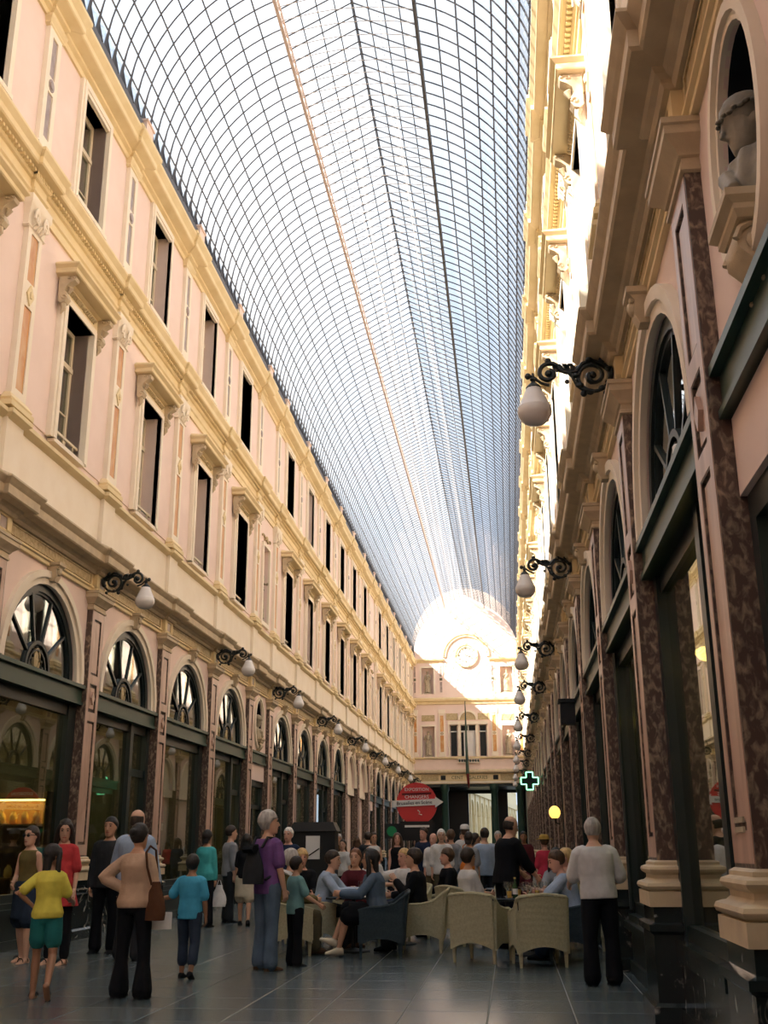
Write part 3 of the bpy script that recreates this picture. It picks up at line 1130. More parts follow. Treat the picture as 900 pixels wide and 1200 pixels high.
# panes: the 300 nearest the view one by one, the rest joined
prof = []
for s in (-1, 1):
    P_ = [(s * R_ * cos(A0 + (AG - A0) * i / NP), ZS + R_ * sin(A0 + (AG - A0) * i / NP)) for i in range(NP + 1)]
    prof += [(P_[i], P_[i + 1]) for i in range(NP)]
    prof.append(((s * GX, GZ), (s * GX, GZ + .12)))
    P_ = [(s * GX * (1 - q / 4), GZ + .12 + (RZ_ - GZ - .12) * q / 4) for q in range(5)]
    prof += [(P_[i], P_[i + 1]) for i in range(4)]
pane_me = []
for (a, b) in prof:
    m = MB()
    e = .006
    m.quad((a[0], e, a[1] + .012), (a[0], RP - e, a[1] + .012), (b[0], RP - e, b[1] + .03), (b[0], e, b[1] + .03))
    pane_me.append(m.mesh('pane', 'roof_glass'))
rest = MB()
npane = 0
start = [i for i, y in enumerate(ribs_y) if y > 13.4][0]
order = [(iy, ip) for iy in range(start, len(ribs_y) - 1) for ip in range(len(prof))]
chosen = set()
def in_view(x, y, z):
    c = cam.matrix_world.inverted() @ Vector((x, y, z))
    return c.z < 0 and abs(c.x / -c.z) < .38 and abs(c.y / -c.z) < .50
for iy, ip in order:
    if npane >= 300:
        break
    (a, b) = prof[ip]
    if in_view(CX + .5 * (a[0] + b[0]), ribs_y[iy] + .2, .5 * (a[1] + b[1])):
        chosen.add((iy, ip))
        ob('pane', pane_me[ip], roof, (0, ribs_y[iy], 0))
        npane += 1
for iy in range(len(ribs_y) - 1):
    y = ribs_y[iy]
    for ip, (a, b) in enumerate(prof):
        if (iy, ip) not in chosen:
            rest.quad((a[0], y + .006, a[1] + .012), (a[0], y + RP - .006, a[1] + .012), (b[0], y + RP - .006, b[1] + .03), (b[0], y + .006, b[1] + .03))
o = ob('glazing', rest.mesh('glazing', 'roof_glass'), roof)
o['kind'] = 'stuff'

# ================================================================== added wall behind the camera, shuts out extra skylight
wb = MB()
wb.box(XL - .5, XR + .5, -12.4, -12, 0, 15.4)
ob('wall_back', wb.mesh('wall_back', 'pink'), kind='structure', label='plain peach wall added behind the viewer to shut out skylight')

# ================================================================== end facade
EY = 81.7
def E(d, x, z):            # depth towards the viewer, offset from the gallery axis, height
    return (CX + x, EY - d, z)
class EM(MB):
    def bx(s, d0, d1, x0, x1, z0, z1):
        s.box(CX + x0, CX + x1, EY - d1, EY - d0, z0, z1)
ew = EM()
xs = [-4.3, -3.48, -2.54, -1.45, -.5, .5, 1.45, 2.54, 3.48, 4.3]
zs = [5.9, 7.9, 10.15, 10.3, 12.6, 14.6, 15.5]
def edepth(x, z):
    ax = abs(x)
    if 2.54 < ax < 3.48 and (7.9 < z < 10.15 or 12.6 < z < 14.6):
        return -.45
    if ax < 1.45 and 7.9 < z < 10.3:
        return -.3
    return 0.0
tmp = MB()
hfield(tmp, xs, zs, edepth, -.5)
ew.v = [(CX + p[1], EY - p[0], p[2]) for p in tmp.v]
ew.f, ew.m = list(tmp.f), list(tmp.m)
top = [(CX + 4.3 * cos(a), 15.5 + 5.3 * sin(a)) for a in [i * pi / 24 for i in range(25)]]
ew.prism(top, 'y', EY, EY + .5)
wall_end = ob('wall_end', ew.mesh('wall_end', 'pink'), kind='structure', label='peach end facade with clock, statues and dark columned passage')
def EP(nm, m, mt, sm=None, par=None):
    return ob(nm, m.mesh(nm, mt, sm), par or wall_end)
def eprof(nm, prof, x0, x1, mt):
    m = EM()
    m.rings([[E(d, x0, z) for d, z in prof], [E(d, x1, z) for d, z in prof]])
    EP(nm, m, mt)
eprof('end_ground_cornice', [(-.1, 6.62), (.15, 6.62), (.3, 6.72), (.3, 6.82), (.1, 6.95), (-.1, 6.95)], -4.2, 4.2, 'stone')
eprof('end_sill_course', [(-.1, 7.72), (.08, 7.72), (.15, 7.78), (.15, 7.86), (-.1, 7.9)], -4.2, 4.2, 'gold')
eprof('end_upper_cornice', [(-.1, 11.75), (.1, 11.8), (.12, 11.98), (.28, 12.05), (.32, 12.2), (-.1, 12.35)], -4.2, 4.2, 'gold')
for a, b in ((-4.2, -1.75), (1.75, 4.2)):
    eprof('end_top_cornice', [(-.1, 14.95), (.05, 15.0), (.08, 15.1), (.22, 15.15), (.25, 15.25), (-.1, 15.35)], a, b, 'gold')
m = EM()
m.bx(-.1, .12, -4.2, 4.2, 5.95, 6.1)
EP('beam_moulding', m, 'cream')
m = EM()
m.bx(-.5, .06, -4.2, 4.2, 5.9, 6.62)
EP('beam', m, 'gold')
for a, b, mt in ((-1.6, 1.6, 'gold'), (-3.6, -2.3, 'relief'), (2.3, 3.6, 'relief')):
    m = EM()
    rect = (a, b)
    m.bx(.05, .10, a, b, 6.16, 6.2); m.bx(.05, .10, a, b, 6.52, 6.56); m.bx(.05, .075, a, b, 6.2, 6.52)
    EP('frieze_panel', m, mt)
for s in (-1, 1):
    m = EM(); m.bx(.05, .11, s * 1.95 - .18, s * 1.95 + .18, 6.2, 6.52); EP('block_panel', m, 'black')
def text(nm, body, size, mt, parent, loc, rot, ext=.004, align='CENTER'):
    cu = bpy.data.curves.new(nm, 'FONT')
    cu.body = body; cu.size = size; cu.extrude = ext; cu.align_x = align; cu.align_y = 'CENTER'; cu.resolution_u = 3
    o = bpy.data.objects.new(nm, cu)
    COL.objects.link(o)
    cu.materials.append(MATS[mt])
    TEXTS.append((o, parent, loc, rot))
    return o
TEXTS = []
text('inscription', 'CENT    GALERIES', .34, 'shop_dark', wall_end, E(.078, 0, 6.35), (pi / 2, 0, 0))
# orange marble pilasters on the middle storey, thin ones above
for x in (-3.98, -1.97, 1.97, 3.98):
    w = .22 if abs(x) < 3 else .16
    m = EM(); m.bx(-.05, .06, x - w, x + w, 7.9, 11.4); m.bx(-.05, .1, x - w - .04, x + w + .04, 11.1, 11.4); m.bx(-.05, .1, x - w - .04, x + w + .04, 7.9, 8.1)
    p = EP('end_pilaster', m, 'cream')
    m = EM(); m.bx(.05, .075, x - w * .6, x + w * .6, 8.25, 9.45); m.bx(.05, .075, x - w * .6, x + w * .6, 9.75, 10.95)
    EP('marble_panel', m, 'orange_marble', par=p)
    m = EM(); m.prism([(CX + x, 9.45), (CX + x + w * .7, 9.6), (CX + x, 9.75), (CX + x - w * .7, 9.6)], 'y', EY - .1, EY); EP('rosette', m, 'stone', par=p)
    m = EM(); m.bx(-.05, .05, x - w * .8, x + w * .8, 12.35, 14.95)
    p = EP('end_attic_pilaster', m, 'pink')
    m = EM(); m.bx(.04, .06, x - w * .4, x + w * .4, 12.7, 13.5); m.bx(.04, .06, x - w * .4, x + w * .4, 13.9, 14.7)
    EP('marble_panel', m, 'grey_marble', par=p)
    m = EM(); m.bx(.04, .07, x - w * .5, x + w * .5, 13.6, 13.8); EP('rosette', m, 'shop_dark', par=p)
# niche frames
for s in (-1, 1):
    for z0, z1 in ((7.9, 10.15), (12.6, 14.6)):
        m = EM()
        for a, b, c, d in ((-.59, -.47, z0, z1 + .12), (.47, .59, z0, z1 + .12), (-.47, .47, z1, z1 + .12)):
            m.bx(-.05, .05, s * 3.01 + a, s * 3.01 + b, c, d)
        EP('niche_frame', m, 'cream')
    m = EM(); m.bx(-.02, .03, s * 3.01 - .5, s * 3.01 + .5, 10.55, 11.0)
    EP('garland', m, 'relief')
# triple window of the middle storey
w3 = empty('window_%d' % (WIN[0] + 1), (CX, EY, 0), kind='structure', label='three-light window with balcony on the end facade')
WIN[0] += 1
def WP(nm, boxes, mt, x=0):
    m = MB()
    for d0, d1, a, b, c, d in boxes:
        m.box(a, b, -d1, -d0, c, d)
    return ob(nm, m.mesh(nm, mt), w3)
WP('surround', [(-.3, .08, -1.5, -1.42, 7.9, 10.35), (-.3, .08, 1.42, 1.5, 7.9, 10.35), (-.3, .08, -.78, -.56, 7.9, 10.35), (-.3, .08, .56, .78, 7.9, 10.35), (-.3, .14, -1.52, 1.52, 10.25, 10.5)], 'cream')
WP('sash_frame', [(-.28, -.2, -1.42, -.78, 9.72, 9.8), (-.28, -.2, .78, 1.42, 9.72, 9.8), (-.28, -.2, -.56, .56, 9.72, 9.82), (-.28, -.2, -.04, .04, 9.8, 10.25)], 'white')
for a, b in ((-1.4, -.8), (.8, 1.4)):
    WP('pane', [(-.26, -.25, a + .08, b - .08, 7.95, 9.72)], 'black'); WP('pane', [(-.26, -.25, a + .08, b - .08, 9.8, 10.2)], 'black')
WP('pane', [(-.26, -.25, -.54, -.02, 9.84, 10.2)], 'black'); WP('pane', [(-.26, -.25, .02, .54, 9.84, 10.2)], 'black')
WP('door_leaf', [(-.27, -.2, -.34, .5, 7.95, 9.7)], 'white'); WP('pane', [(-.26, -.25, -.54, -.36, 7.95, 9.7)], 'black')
WP('door_panel', [(-.2, -.18, -.24, .4, 9.0, 9.25), (-.2, -.18, -.24, .4, 8.3, 8.9)], 'paper')
m = MB()
for i in range(8):
    m.lathe([(.03, 7.48), (.06, 7.56), (.03, 7.68)], (-.7 + i * .2, -.12, 0), 6)
ob('baluster_row', m.mesh('baluster_row', 'green_paint'), w3)
WP('balcony_rail', [(-.05, .16, -.85, .85, 7.68, 7.74), (-.05, .16, -.85, .85, 7.42, 7.48)], 'cream')
m = EM()
arch_band(tmp2 := MB(), .6, .74, 0, .1, cz=10.6, n=14)
m.v = [(CX + p[1], EY - p[0], p[2]) for p in tmp2.v]; m.f, m.m = tmp2.f, tmp2.m
EP('arch_moulding', m, 'cream', 30)
m = EM(); m.prism([(CX + .6 * cos(a), 10.6 + .6 * sin(a)) for a in [i * pi / 14 for i in range(15)]], 'y', EY - .04, EY + .02); EP('arch_relief', m, 'relief')
for s in (-1, 1):
    m = EM(); m.bx(-.02, .03, s * 1.2 - .45, s * 1.2 + .45, 10.6, 11.1); EP('garland', m, 'relief')
# great arch and clock
arch_band(tmp2 := MB(), 1.55, 1.8, 0, .12, cz=15.4, n=24)
arch_band(tmp2, 1.72, 1.8, 0, .18, cz=15.4, n=24)
m = EM(); m.v = [(CX + p[1], EY - p[0], p[2]) for p in tmp2.v]; m.f, m.m = tmp2.f, tmp2.m
EP('great_arch', m, 'gold', 30)
clock = empty('wall_clock', E(.03, 0, 15.5), label='round clock with gilded frame in the end facade arch', cat='clock')
def disc(r0, r1, y0, y1, n=28):
    m = MB()
    A = [(r0 * cos(i * 2 * pi / n), r0 * sin(i * 2 * pi / n)) for i in range(n + 1)]
    B = [(r1 * cos(i * 2 * pi / n), r1 * sin(i * 2 * pi / n)) for i in range(n + 1)]
    m.rings([[(A[i][0], y0, A[i][1]), (A[i][0], y1, A[i][1]), (B[i][0], y1, B[i][1]), (B[i][0], y0, B[i][1])] for i in range(n + 1)], cap=False)
    return m
m = disc(.62, .92, 0, -.1); m.add(disc(.78, .92, 0, -.15)); ob('frame', m.mesh('frame', 'gold', 30), clock)
m = MB(); m.prism([(.64 * cos(i * pi / 14), .64 * sin(i * pi / 14)) for i in range(28)], 'y', -.03, 0); dial = ob('dial', m.mesh('dial', 'cream'), clock)
for i in range(12):
    m = MB(); a = i * pi / 6
    m.box(-.025, .025, -.05, -.03, .46, .58); m.xf(Matrix.Rotation(a, 4, 'Y')); ob('hour_mark', m.mesh('hour_mark', 'ink'), dial)
for ln, a in ((.3, -.9), (.45, 1.9)):
    m = MB(); m.box(-.02, .02, -.06, -.04, -.08, ln); m.xf(Matrix.Rotation(a, 4, 'Y')); ob('hand', m.mesh('hand', 'ink'), dial)
# the passage under the end facade
pa = MB()
pa.box(XL - .6, XL, EY, EY + 6, 0, 5.95); pa.box(XR, XR + .6, EY, EY + 6, 0, 5.95)
pa.box(XL - .6, XR + .6, EY, EY + 6, 5.7, 5.95)
def_back = EY + 5.4
for a, b, z0, z1 in ((XL, CX - .32, 0, 5.7), (CX + 1.52, CX + 2.75, 0, 5.7), (CX + 3.78, XR, 0, 5.7), (CX - .32, CX + 1.52, 5.45, 5.7), (CX + 2.75, CX + 3.78, 5.5, 5.7)):
    pa.box(a, b, def_back, def_back + .3, z0, z1)
ob('wall_passage', pa.mesh('wall_passage', 'green_paint_dark'), kind='structure', label='dark passage beneath the end facade')
for k, x in enumerate((-3.7, -1.86, 1.8, 3.7)):
    m = MB(); m.lathe([(.36, 0), (.36, .2), (.30, .3), (.29, .5), (.27, 3.0), (.24, 5.3), (.3, 5.4), (.34, 5.6), (.34, 5.9)], (0, 0, 0), 16)
    ob('passage_column', m.mesh('passage_column', 'green_paint', 40), loc=(CX + x, EY + .1, 0), label='dark round column carrying the end facade over the passage', cat='column', group='columns of the end passage')
fl2 = MB(); fl2.box(-14, 12, 86, 150, -.12, 0); ob('floor_beyond', fl2.mesh('floor_beyond', 'slab'), kind='structure', label='paving of the gallery beyond the passage')
# facade of the gallery beyond, seen through the passage
fb = MB()
for i in range(14):
    y0 = 88 + i * 3.6
    fb2 = MB()
    plate_with_hole(fb2, y0, y0 + 3.6, 4.0, 5.7, arc(y0 + 1.8, 4.05, 1.2, 0, pi, 10), 0, -.3, True)
    fb.add(fb2)
    for a, b in ((y0, y0 + .6), (y0 + 3.0, y0 + 3.6)):
        fb.box(-.3, .05, a, b, 0, 4.0)
    fb.box(-.3, .12, y0 - .25, y0 + .25, 0, 5.7)
    for z0 in (7.5, 12.0):
        fb.box(-.3, .06, y0 + 1.0, y0 + 2.6, z0, z0 + .12); fb.box(-.3, .1, y0 + .9, y0 + 2.7, z0 + 2.4, z0 + 2.7)
fb.box(-.3, .25, 88, 138.4, 5.7, 6.3); fb.box(-.3, 0, 88, 138.4, 6.3, 15); fb.box(-.3, .3, 88, 138.4, 11.2, 11.6); fb.box(-.6, -.45, 88, 138.4, 0, 6)
ob('wall_beyond', fb.mesh('wall_beyond', 'gold'), loc=(-3.55 - 89 * sin(radians(5.0)), 0, 0), rot=(0, 0, radians(-5.0)), kind='structure', label='cream arcaded facade of the gallery beyond the passage')
# furled flag
fg = empty('furled_flag', (-3.10, 81.05, 5.5), label='long furled dark green and red flag hanging before the end facade', cat='flag')
m = MB(); m.tube([(0, 0, 6.4), (.02, 0, 3.2), (.05, 0, 1.1)], [.03, .09, .13], 8); ob('cloth', m.mesh('cloth', 'green_paint', 60), fg)
m = MB(); m.tube([(.05, 0, 1.15), (.1, 0, .4), (.14, 0, .05)], [.12, .09, .03], 8); ob('red_end', m.mesh('red_end', 'dark_red', 60), fg)
m = MB(); m.tube([(0, -.05, 6.4), (0, .62, 6.45)], .03, 6); ob('flag_bracket', m.mesh('flag_bracket', 'iron'), fg)

# ================================================================== wall lamps
def spiral(cx, cz, r0, r1, a0, a1, n=16):
    return [(cx + (r0 + (r1 - r0) * i / n) * cos(a0 + (a1 - a0) * i / n), 0, cz + (r0 + (r1 - r0) * i / n) * sin(a0 + (a1 - a0) * i / n)) for i in range(n + 1)]
def m_bracket():
    m = MB()
    T = lambda pts, r: m.tube(pts, r, 6, 1.5, up=(0, 1, 0))
    T(spiral(.20, 0, .17, .035, -pi * .5, pi * 2.2, 26), [.022] * 20 + [.03] * 7)
    T(spiral(.20, 0, .17, .17, -pi * .5, -pi * 1.25, 10), .02)
    T([(.02, 0, .05), (.10, 0, .12), (.20, 0, .17), (.30, 0, .14), (.36, 0, .06), (.46, 0, .05), (.54, 0, .09)], [.03, .026, .022, .02, .02, .02, .022])
    T(spiral(.64, .05, .13, .03, pi * .95, -pi * 1.4, 24), [.024] * 18 + [.03] * 7)
    T([(.20, 0, -.17), (.30, 0, -.15), (.36, 0, -.10), (.40, 0, 0), (.44, 0, .05)], [.02, .02, .018, .018, .02])
    T(spiral(.43, .09, .06, .015, pi * 1.2, -pi * .8, 12), .014)
    T([(.64, 0, -.08), (.72, 0, -.05), (.80, 0, .02), (.84, 0, .03)], .016)
    for c, r in (((.20, 0, .01), .04), ((.64, 0, .05), .04), ((.85, 0, .03), .035), ((.64, 0, .19), .035), ((.30, 0, -.19), .035), ((.08, 0, -.19), .03), ((.46, 0, -.05), .025), ((.10, 0, .17), .035)):
        m.ball(c, r, r * .9, r, 8, 5)
    for k in range(9):
        a = k * .7
        m.ball((.20 + .17 * cos(a), .03 * (-1) ** k, .17 * sin(a)), .04, .025, .03, 6, 4)
    for k in range(6):
        m.tube([(.40 + .03 * k, 0, .07), (.41 + .035 * k, .02 * (-1) ** k, .13), (.44 + .03 * k, 0, .15)], [.016, .02, .006], 5)
    return m.mesh('bracket', 'iron', 50)
def m_rosette():
    m = MB(); m.lathe([(.07, 0), (.09, .01), (.06, .03), (.03, .04)], (0, 0, 0), 10); m.xf(Matrix.Rotation(pi / 2, 4, 'Y'))
    return m.mesh('wall_plate', 'iron', 40)
def m_globe():
    m = MB(); pr = [(.055, .20), (.075, .19), (.10, .13), (.135, .05), (.16, -.01), (.168, -.02), (.166, -.035), (.172, -.045), (.170, -.06), (.172, -.07), (.165, -.10), (.14, -.15), (.10, -.185), (.05, -.20), (.01, -.205)]
    m.lathe(pr, (0, 0, 0), 20); return m.mesh('globe', 'opal', 50)
def m_cap():
    m = MB(); m.lathe([(.075, .185), (.08, .2), (.06, .225), (.03, .25), (.02, .27), (.035, .29), (.02, .31), (.012, .36)], (0, 0, 0), 12); return m.mesh('cap', 'iron', 50)
lamp_meshes = (m_bracket(), m_rosette(), m_globe(), m_cap())
def wall_lamp(X0, rz, y, label, grp):
    o = empty('wall_lamp', (X0 + (.03 if rz == 0 else -.03), y, 5.93), rz, label=label, cat='lamp', group=grp)
    ob('bracket', lamp_meshes[0], o); ob('wall_plate', lamp_meshes[1], o)
    g_ = ob('globe', lamp_meshes[2], o, (.80, 0, -.30)); ob('cap', lamp_meshes[3], g_)
LP = [10.04, 17.84, 25.64, 32.14, 39.94, 47.74, 55.54, 62.04, 69.84, 77.64]
for i, y in enumerate(LP):
    if i:
        wall_lamp(XL, 0, y, 'iron scroll wall lamp with opal globe, %s along the far-side arcade' % ORD[i - 1], 'lamps on the far-side arcade')
    wall_lamp(XR, pi, y, 'iron scroll wall lamp with opal globe, %s along the near-side marble pilasters' % ORD[i], 'lamps on the near-side arcade')

# ================================================================== shop interiors
def pendant(x, y, z, label):
    o = empty('pendant_lamp', (x, y, z), label=label, cat='lamp')
    m = MB(); m.tube([(0, 0, .05), (0, 0, 3.78 - z)], .006, 5); ob('cord', m.mesh('cord', 'black'), o)
    m = MB(); m.lathe([(.03, .06), (.07, .04), (.08, 0), (.05, -.04), (.01, -.06)], (0, 0, 0), 10); ob('bulb', m.mesh('bulb', 'warm_lamp', 60), o)
pendant(1.70, 9.3, 2.95, 'small glowing pendant lamp in the first great shop window by the bust niche')
pendant(1.70, 13.2, 2.9, 'small glowing pendant lamp in the second shop window past the bust niche')
def shelf_unit(x, y, rz, label, lit):
    o = empty('display_shelf', (x, y, 0), rz, label=label, cat='shelf')
    m = MB(); m.box(-.25, -.2, -.8, .8, .0, 2.3); ob('back_panel', m.mesh('back_panel', 'wood'), o)
    for k in range(5):
        m = MB(); m.box(-.2, .15, -.8, .8, .5 + k * .42, .53 + k * .42); ob('shelf', m.mesh('shelf', 'wood'), o)
    for s in (-.8, .78):
        m = MB(); m.box(-.2, .15, s, s + .02, 0, 2.3); ob('side_panel', m.mesh('side_panel', 'wood'), o)
    if lit:
        m = MB(); m.box(-.15, .1, -.7, .7, 2.16, 2.19); ob('strip_light', m.mesh('strip_light', 'warm_lamp'), o)
mat('wood', (.30, .18, .07), .5, .4)
mat('gold_goods', (.75, .52, .16), .35, .5)
shelf_unit(-8.35, 17.45, -pi / 2, 'lit wooden display shelf behind the first far-side shop pane', True)
for k in range(14):
    m = MB(); m.lathe([(.05, 0), (.07, .04), (.06, .14), (.03, .18), (.035, .2)], (0, 0, 0), 8)
    ob('jar', m.mesh('jar', 'gold_goods', 50), loc=(-8.95 + (k % 7) * .2, 17.43, .531 + .42 * (1 + k // 7 * 2)), label='small golden jar on the lit display shelf of the first far-side shop', cat='jar', group='jars on the lit shelf')
for k, (dy, dz) in enumerate(((-.3, 0), (-.1, .12), (.12, .02), (.3, .15), (.05, -.15), (-.2, -.18))):
    o = empty('shop_lantern', (-8.2, 28.0 + dy, 2.35 + dz), label='small warm lantern in the cluster inside the fourth far-side shop window', cat='lamp', group='lantern cluster in the shop window')
    m = MB(); m.ball((0, 0, 0), .07, .07, .09, 8, 5); ob('bulb', m.mesh('bulb', 'warm_lamp'), o)
    m = MB(); m.tube([(0, 0, .08), (0, 0, 1.2)], .006, 4); ob('cord', m.mesh('cord', 'black'), o)
# posters and notices in the third far-side window
ps = empty('window_poster', (-7.54, 23.1, 1.2), label='red and white poster stuck inside the third far-side shop pane', cat='poster')
m = MB(); m.box(-.005, .005, -.35, .35, 0, .55); ob('dark_sheet', m.mesh('dark_sheet', 'ink'), ps)
m = MB(); m.box(-.005, .006, -.35, .35, .57, .72); ob('white_band', m.mesh('white_band', 'paper'), ps)
m = MB(); m.prism([(-.35, .74), (.35, .74), (.35, 1.3), (.1, 1.2), (-.3, .85)], 'x', -.005, .006); ob('red_sheet', m.mesh('red_sheet', 'red_sign'), ps)

# ================================================================== signs
sg_ = empty('round_sign', (-2.28, 27.0, 0), rz=radians(3), label='round red exhibition sign with a white arrow on a black stand', cat='sign')
m = MB()
m.prism([(.5 * cos(a), 2.42 + .5 * sin(a)) for a in [radians(-57 + i * 294 / 28) for i in range(29)]], 'y', -.03, .03); rdisc = ob('red_disc', m.mesh('red_disc', 'red_sign'), sg_)
m = MB(); m.prism([(-.60, 2.34), (.45, 2.38), (.45, 2.32), (.65, 2.45), (.45, 2.58), (.45, 2.53), (-.60, 2.49)], 'y', -.06, -.03); arr = ob('arrow', m.mesh('arrow', 'white'), sg_)
m = MB(); m.prism([(-.36, 2.615), (.36, 2.635), (.36, 2.685), (-.36, 2.665)], 'y', -.04, -.03); ob('dark_band', m.mesh('dark_band', 'dark_red'), sg_)
m = MB(); m.box(-.42, .42, -.05, .05, 1.55, 2.0); m.box(-.05, .05, -.04, .04, 0, 1.6); m.box(-.35, .35, -.25, .25, 0, .05); m.box(-.8, -.42, -.03, .03, 1.6, 1.95); ob('stand', m.mesh('stand', 'black'), sg_)
m = MB(); m.box(-.3, .3, -.06, -.05, 1.86, 1.91); ob('white_strip', m.mesh('white_strip', 'white'), sg_)
m = MB(); m.prism([(-.62 + .12 * cos(i * pi / 10), 1.77 + .12 * sin(i * pi / 10)) for i in range(20)], 'y', -.06, -.03); ob('green_disc', m.mesh('green_disc', 'neon_sign'), sg_)
for body, sz, z, mt, dx in (('EXPOSITION', .105, 2.75, 'white', 0), ('CHANGERS', .115, 2.575, 'white', 0), ('Bruxelles en Scène', .115, 2.435, 'ink', -.06)):
    text('lettering', body, sz, mt, arr if mt == 'ink' else rdisc, (dx, -.064 if mt == 'ink' else -.034, z), (pi / 2, 0 if mt != 'ink' else radians(-2), 0))
m = MB()
m.tube([(.02, -.035, 2.26), (.07, -.035, 2.22), (.05, -.035, 2.17), (.12, -.035, 2.15)], .012, 4); ob('white_mark', m.mesh('white_mark', 'white'), rdisc)

pc = empty('pharmacy_cross', (.80, 44.0, 3.9), label='green neon pharmacy cross on a bracket above the near-side shops', cat='sign')
def cross(a, b, y0, y1):
    m = MB(); m.prism([(-a, -b), (a, -b), (a, -a), (b, -a), (b, a), (a, a), (a, b), (-a, b), (-a, a), (-b, a), (-b, -a), (-a, -a)], 'y', y0, y1); return m
pcp = ob('panel', cross(.13, .34, -.06, .06).mesh('panel', 'black'), pc)
m = MB(); q = [(-.13, -.34), (.13, -.34), (.13, -.13), (.34, -.13), (.34, .13), (.13, .13), (.13, .34), (-.13, .34), (-.13, .13), (-.34, .13), (-.34, -.13), (-.13, -.13)]
for i in range(12):
    a, b = q[i], q[(i + 1) % 12]
    m.tube([(a[0], -.07, a[1]), (b[0], -.07, b[1])], .024, 6)
ob('neon_tube', m.mesh('neon_tube', 'neon'), pcp)
m = MB(); m.tube([(.3, 0, 0), (.40, 0, 0)], .02, 6); ob('bracket', m.mesh('bracket', 'black'), pc)
ag = empty('amber_lamp', (1.08, 27.6, 2.2), label='round amber glowing lamp on the near-side wall above the cafe tables', cat='lamp')
m = MB(); m.ball((0, 0, 0), .14, .14, .16, 14, 9); ob('globe', m.mesh('globe', 'amber_globe', 60), ag)
m = MB(); m.tube([(0, 0, -.14), (.03, 0, -.25), (.12, 0, -.28)], .02, 6); m.lathe([(.05, -.17), (.07, -.14), (.05, -.12)], (0, 0, 0), 10); ob('arm', m.mesh('arm', 'black'), ag)
mb_ = empty('menu_stand', (-4.45, 25.0, 0), label='tall black menu stand with a white notice by the cafe entrance', cat='stand')
m = MB(); m.box(-.5, .5, -.25, .25, 0, 1.75); m.rings([[(-.55, -.3, 1.75), (.55, -.3, 1.75), (.55, .3, 1.75), (-.55, .3, 1.75)], [(-.45, -.25, 1.95), (.45, -.25, 1.95), (.45, .25, 1.95), (-.45, .25, 1.95)]]); ob('cabinet', m.mesh('cabinet', 'black'), mb_)
m = MB(); m.box(-.16, .16, -.27, -.255, 1.15, 1.65); nt_ = ob('notice', m.mesh('notice', 'paper'), mb_)
m = MB(); m.tube([(-.16, -.28, 1.18), (.15, -.28, 1.38)], .012, 4); ob('rod', m.mesh('rod', 'black'), nt_)

# ================================================================== cafe furniture
mat('wicker', (.80, .74, .50), .7, .25, col2=(.68, .62, .38), scale=40, bump=.9, bscale=28, wave='Z')
mat('wicker_blue', (.045, .075, .095), .6, .35, col2=(.03, .055, .07), scale=40, bump=.9, bscale=28, wave='Z')
mat('table_top', (.012, .014, .016), .15, .5)
mat('china', (.80, .79, .76), .25, .5)
mat('chair_dark', (.02, .02, .02), .5, .4)
mat('bottle_green', (.02, .06, .02), .15, .6)
mat('juice', (.7, .45, .1), .2, .5)


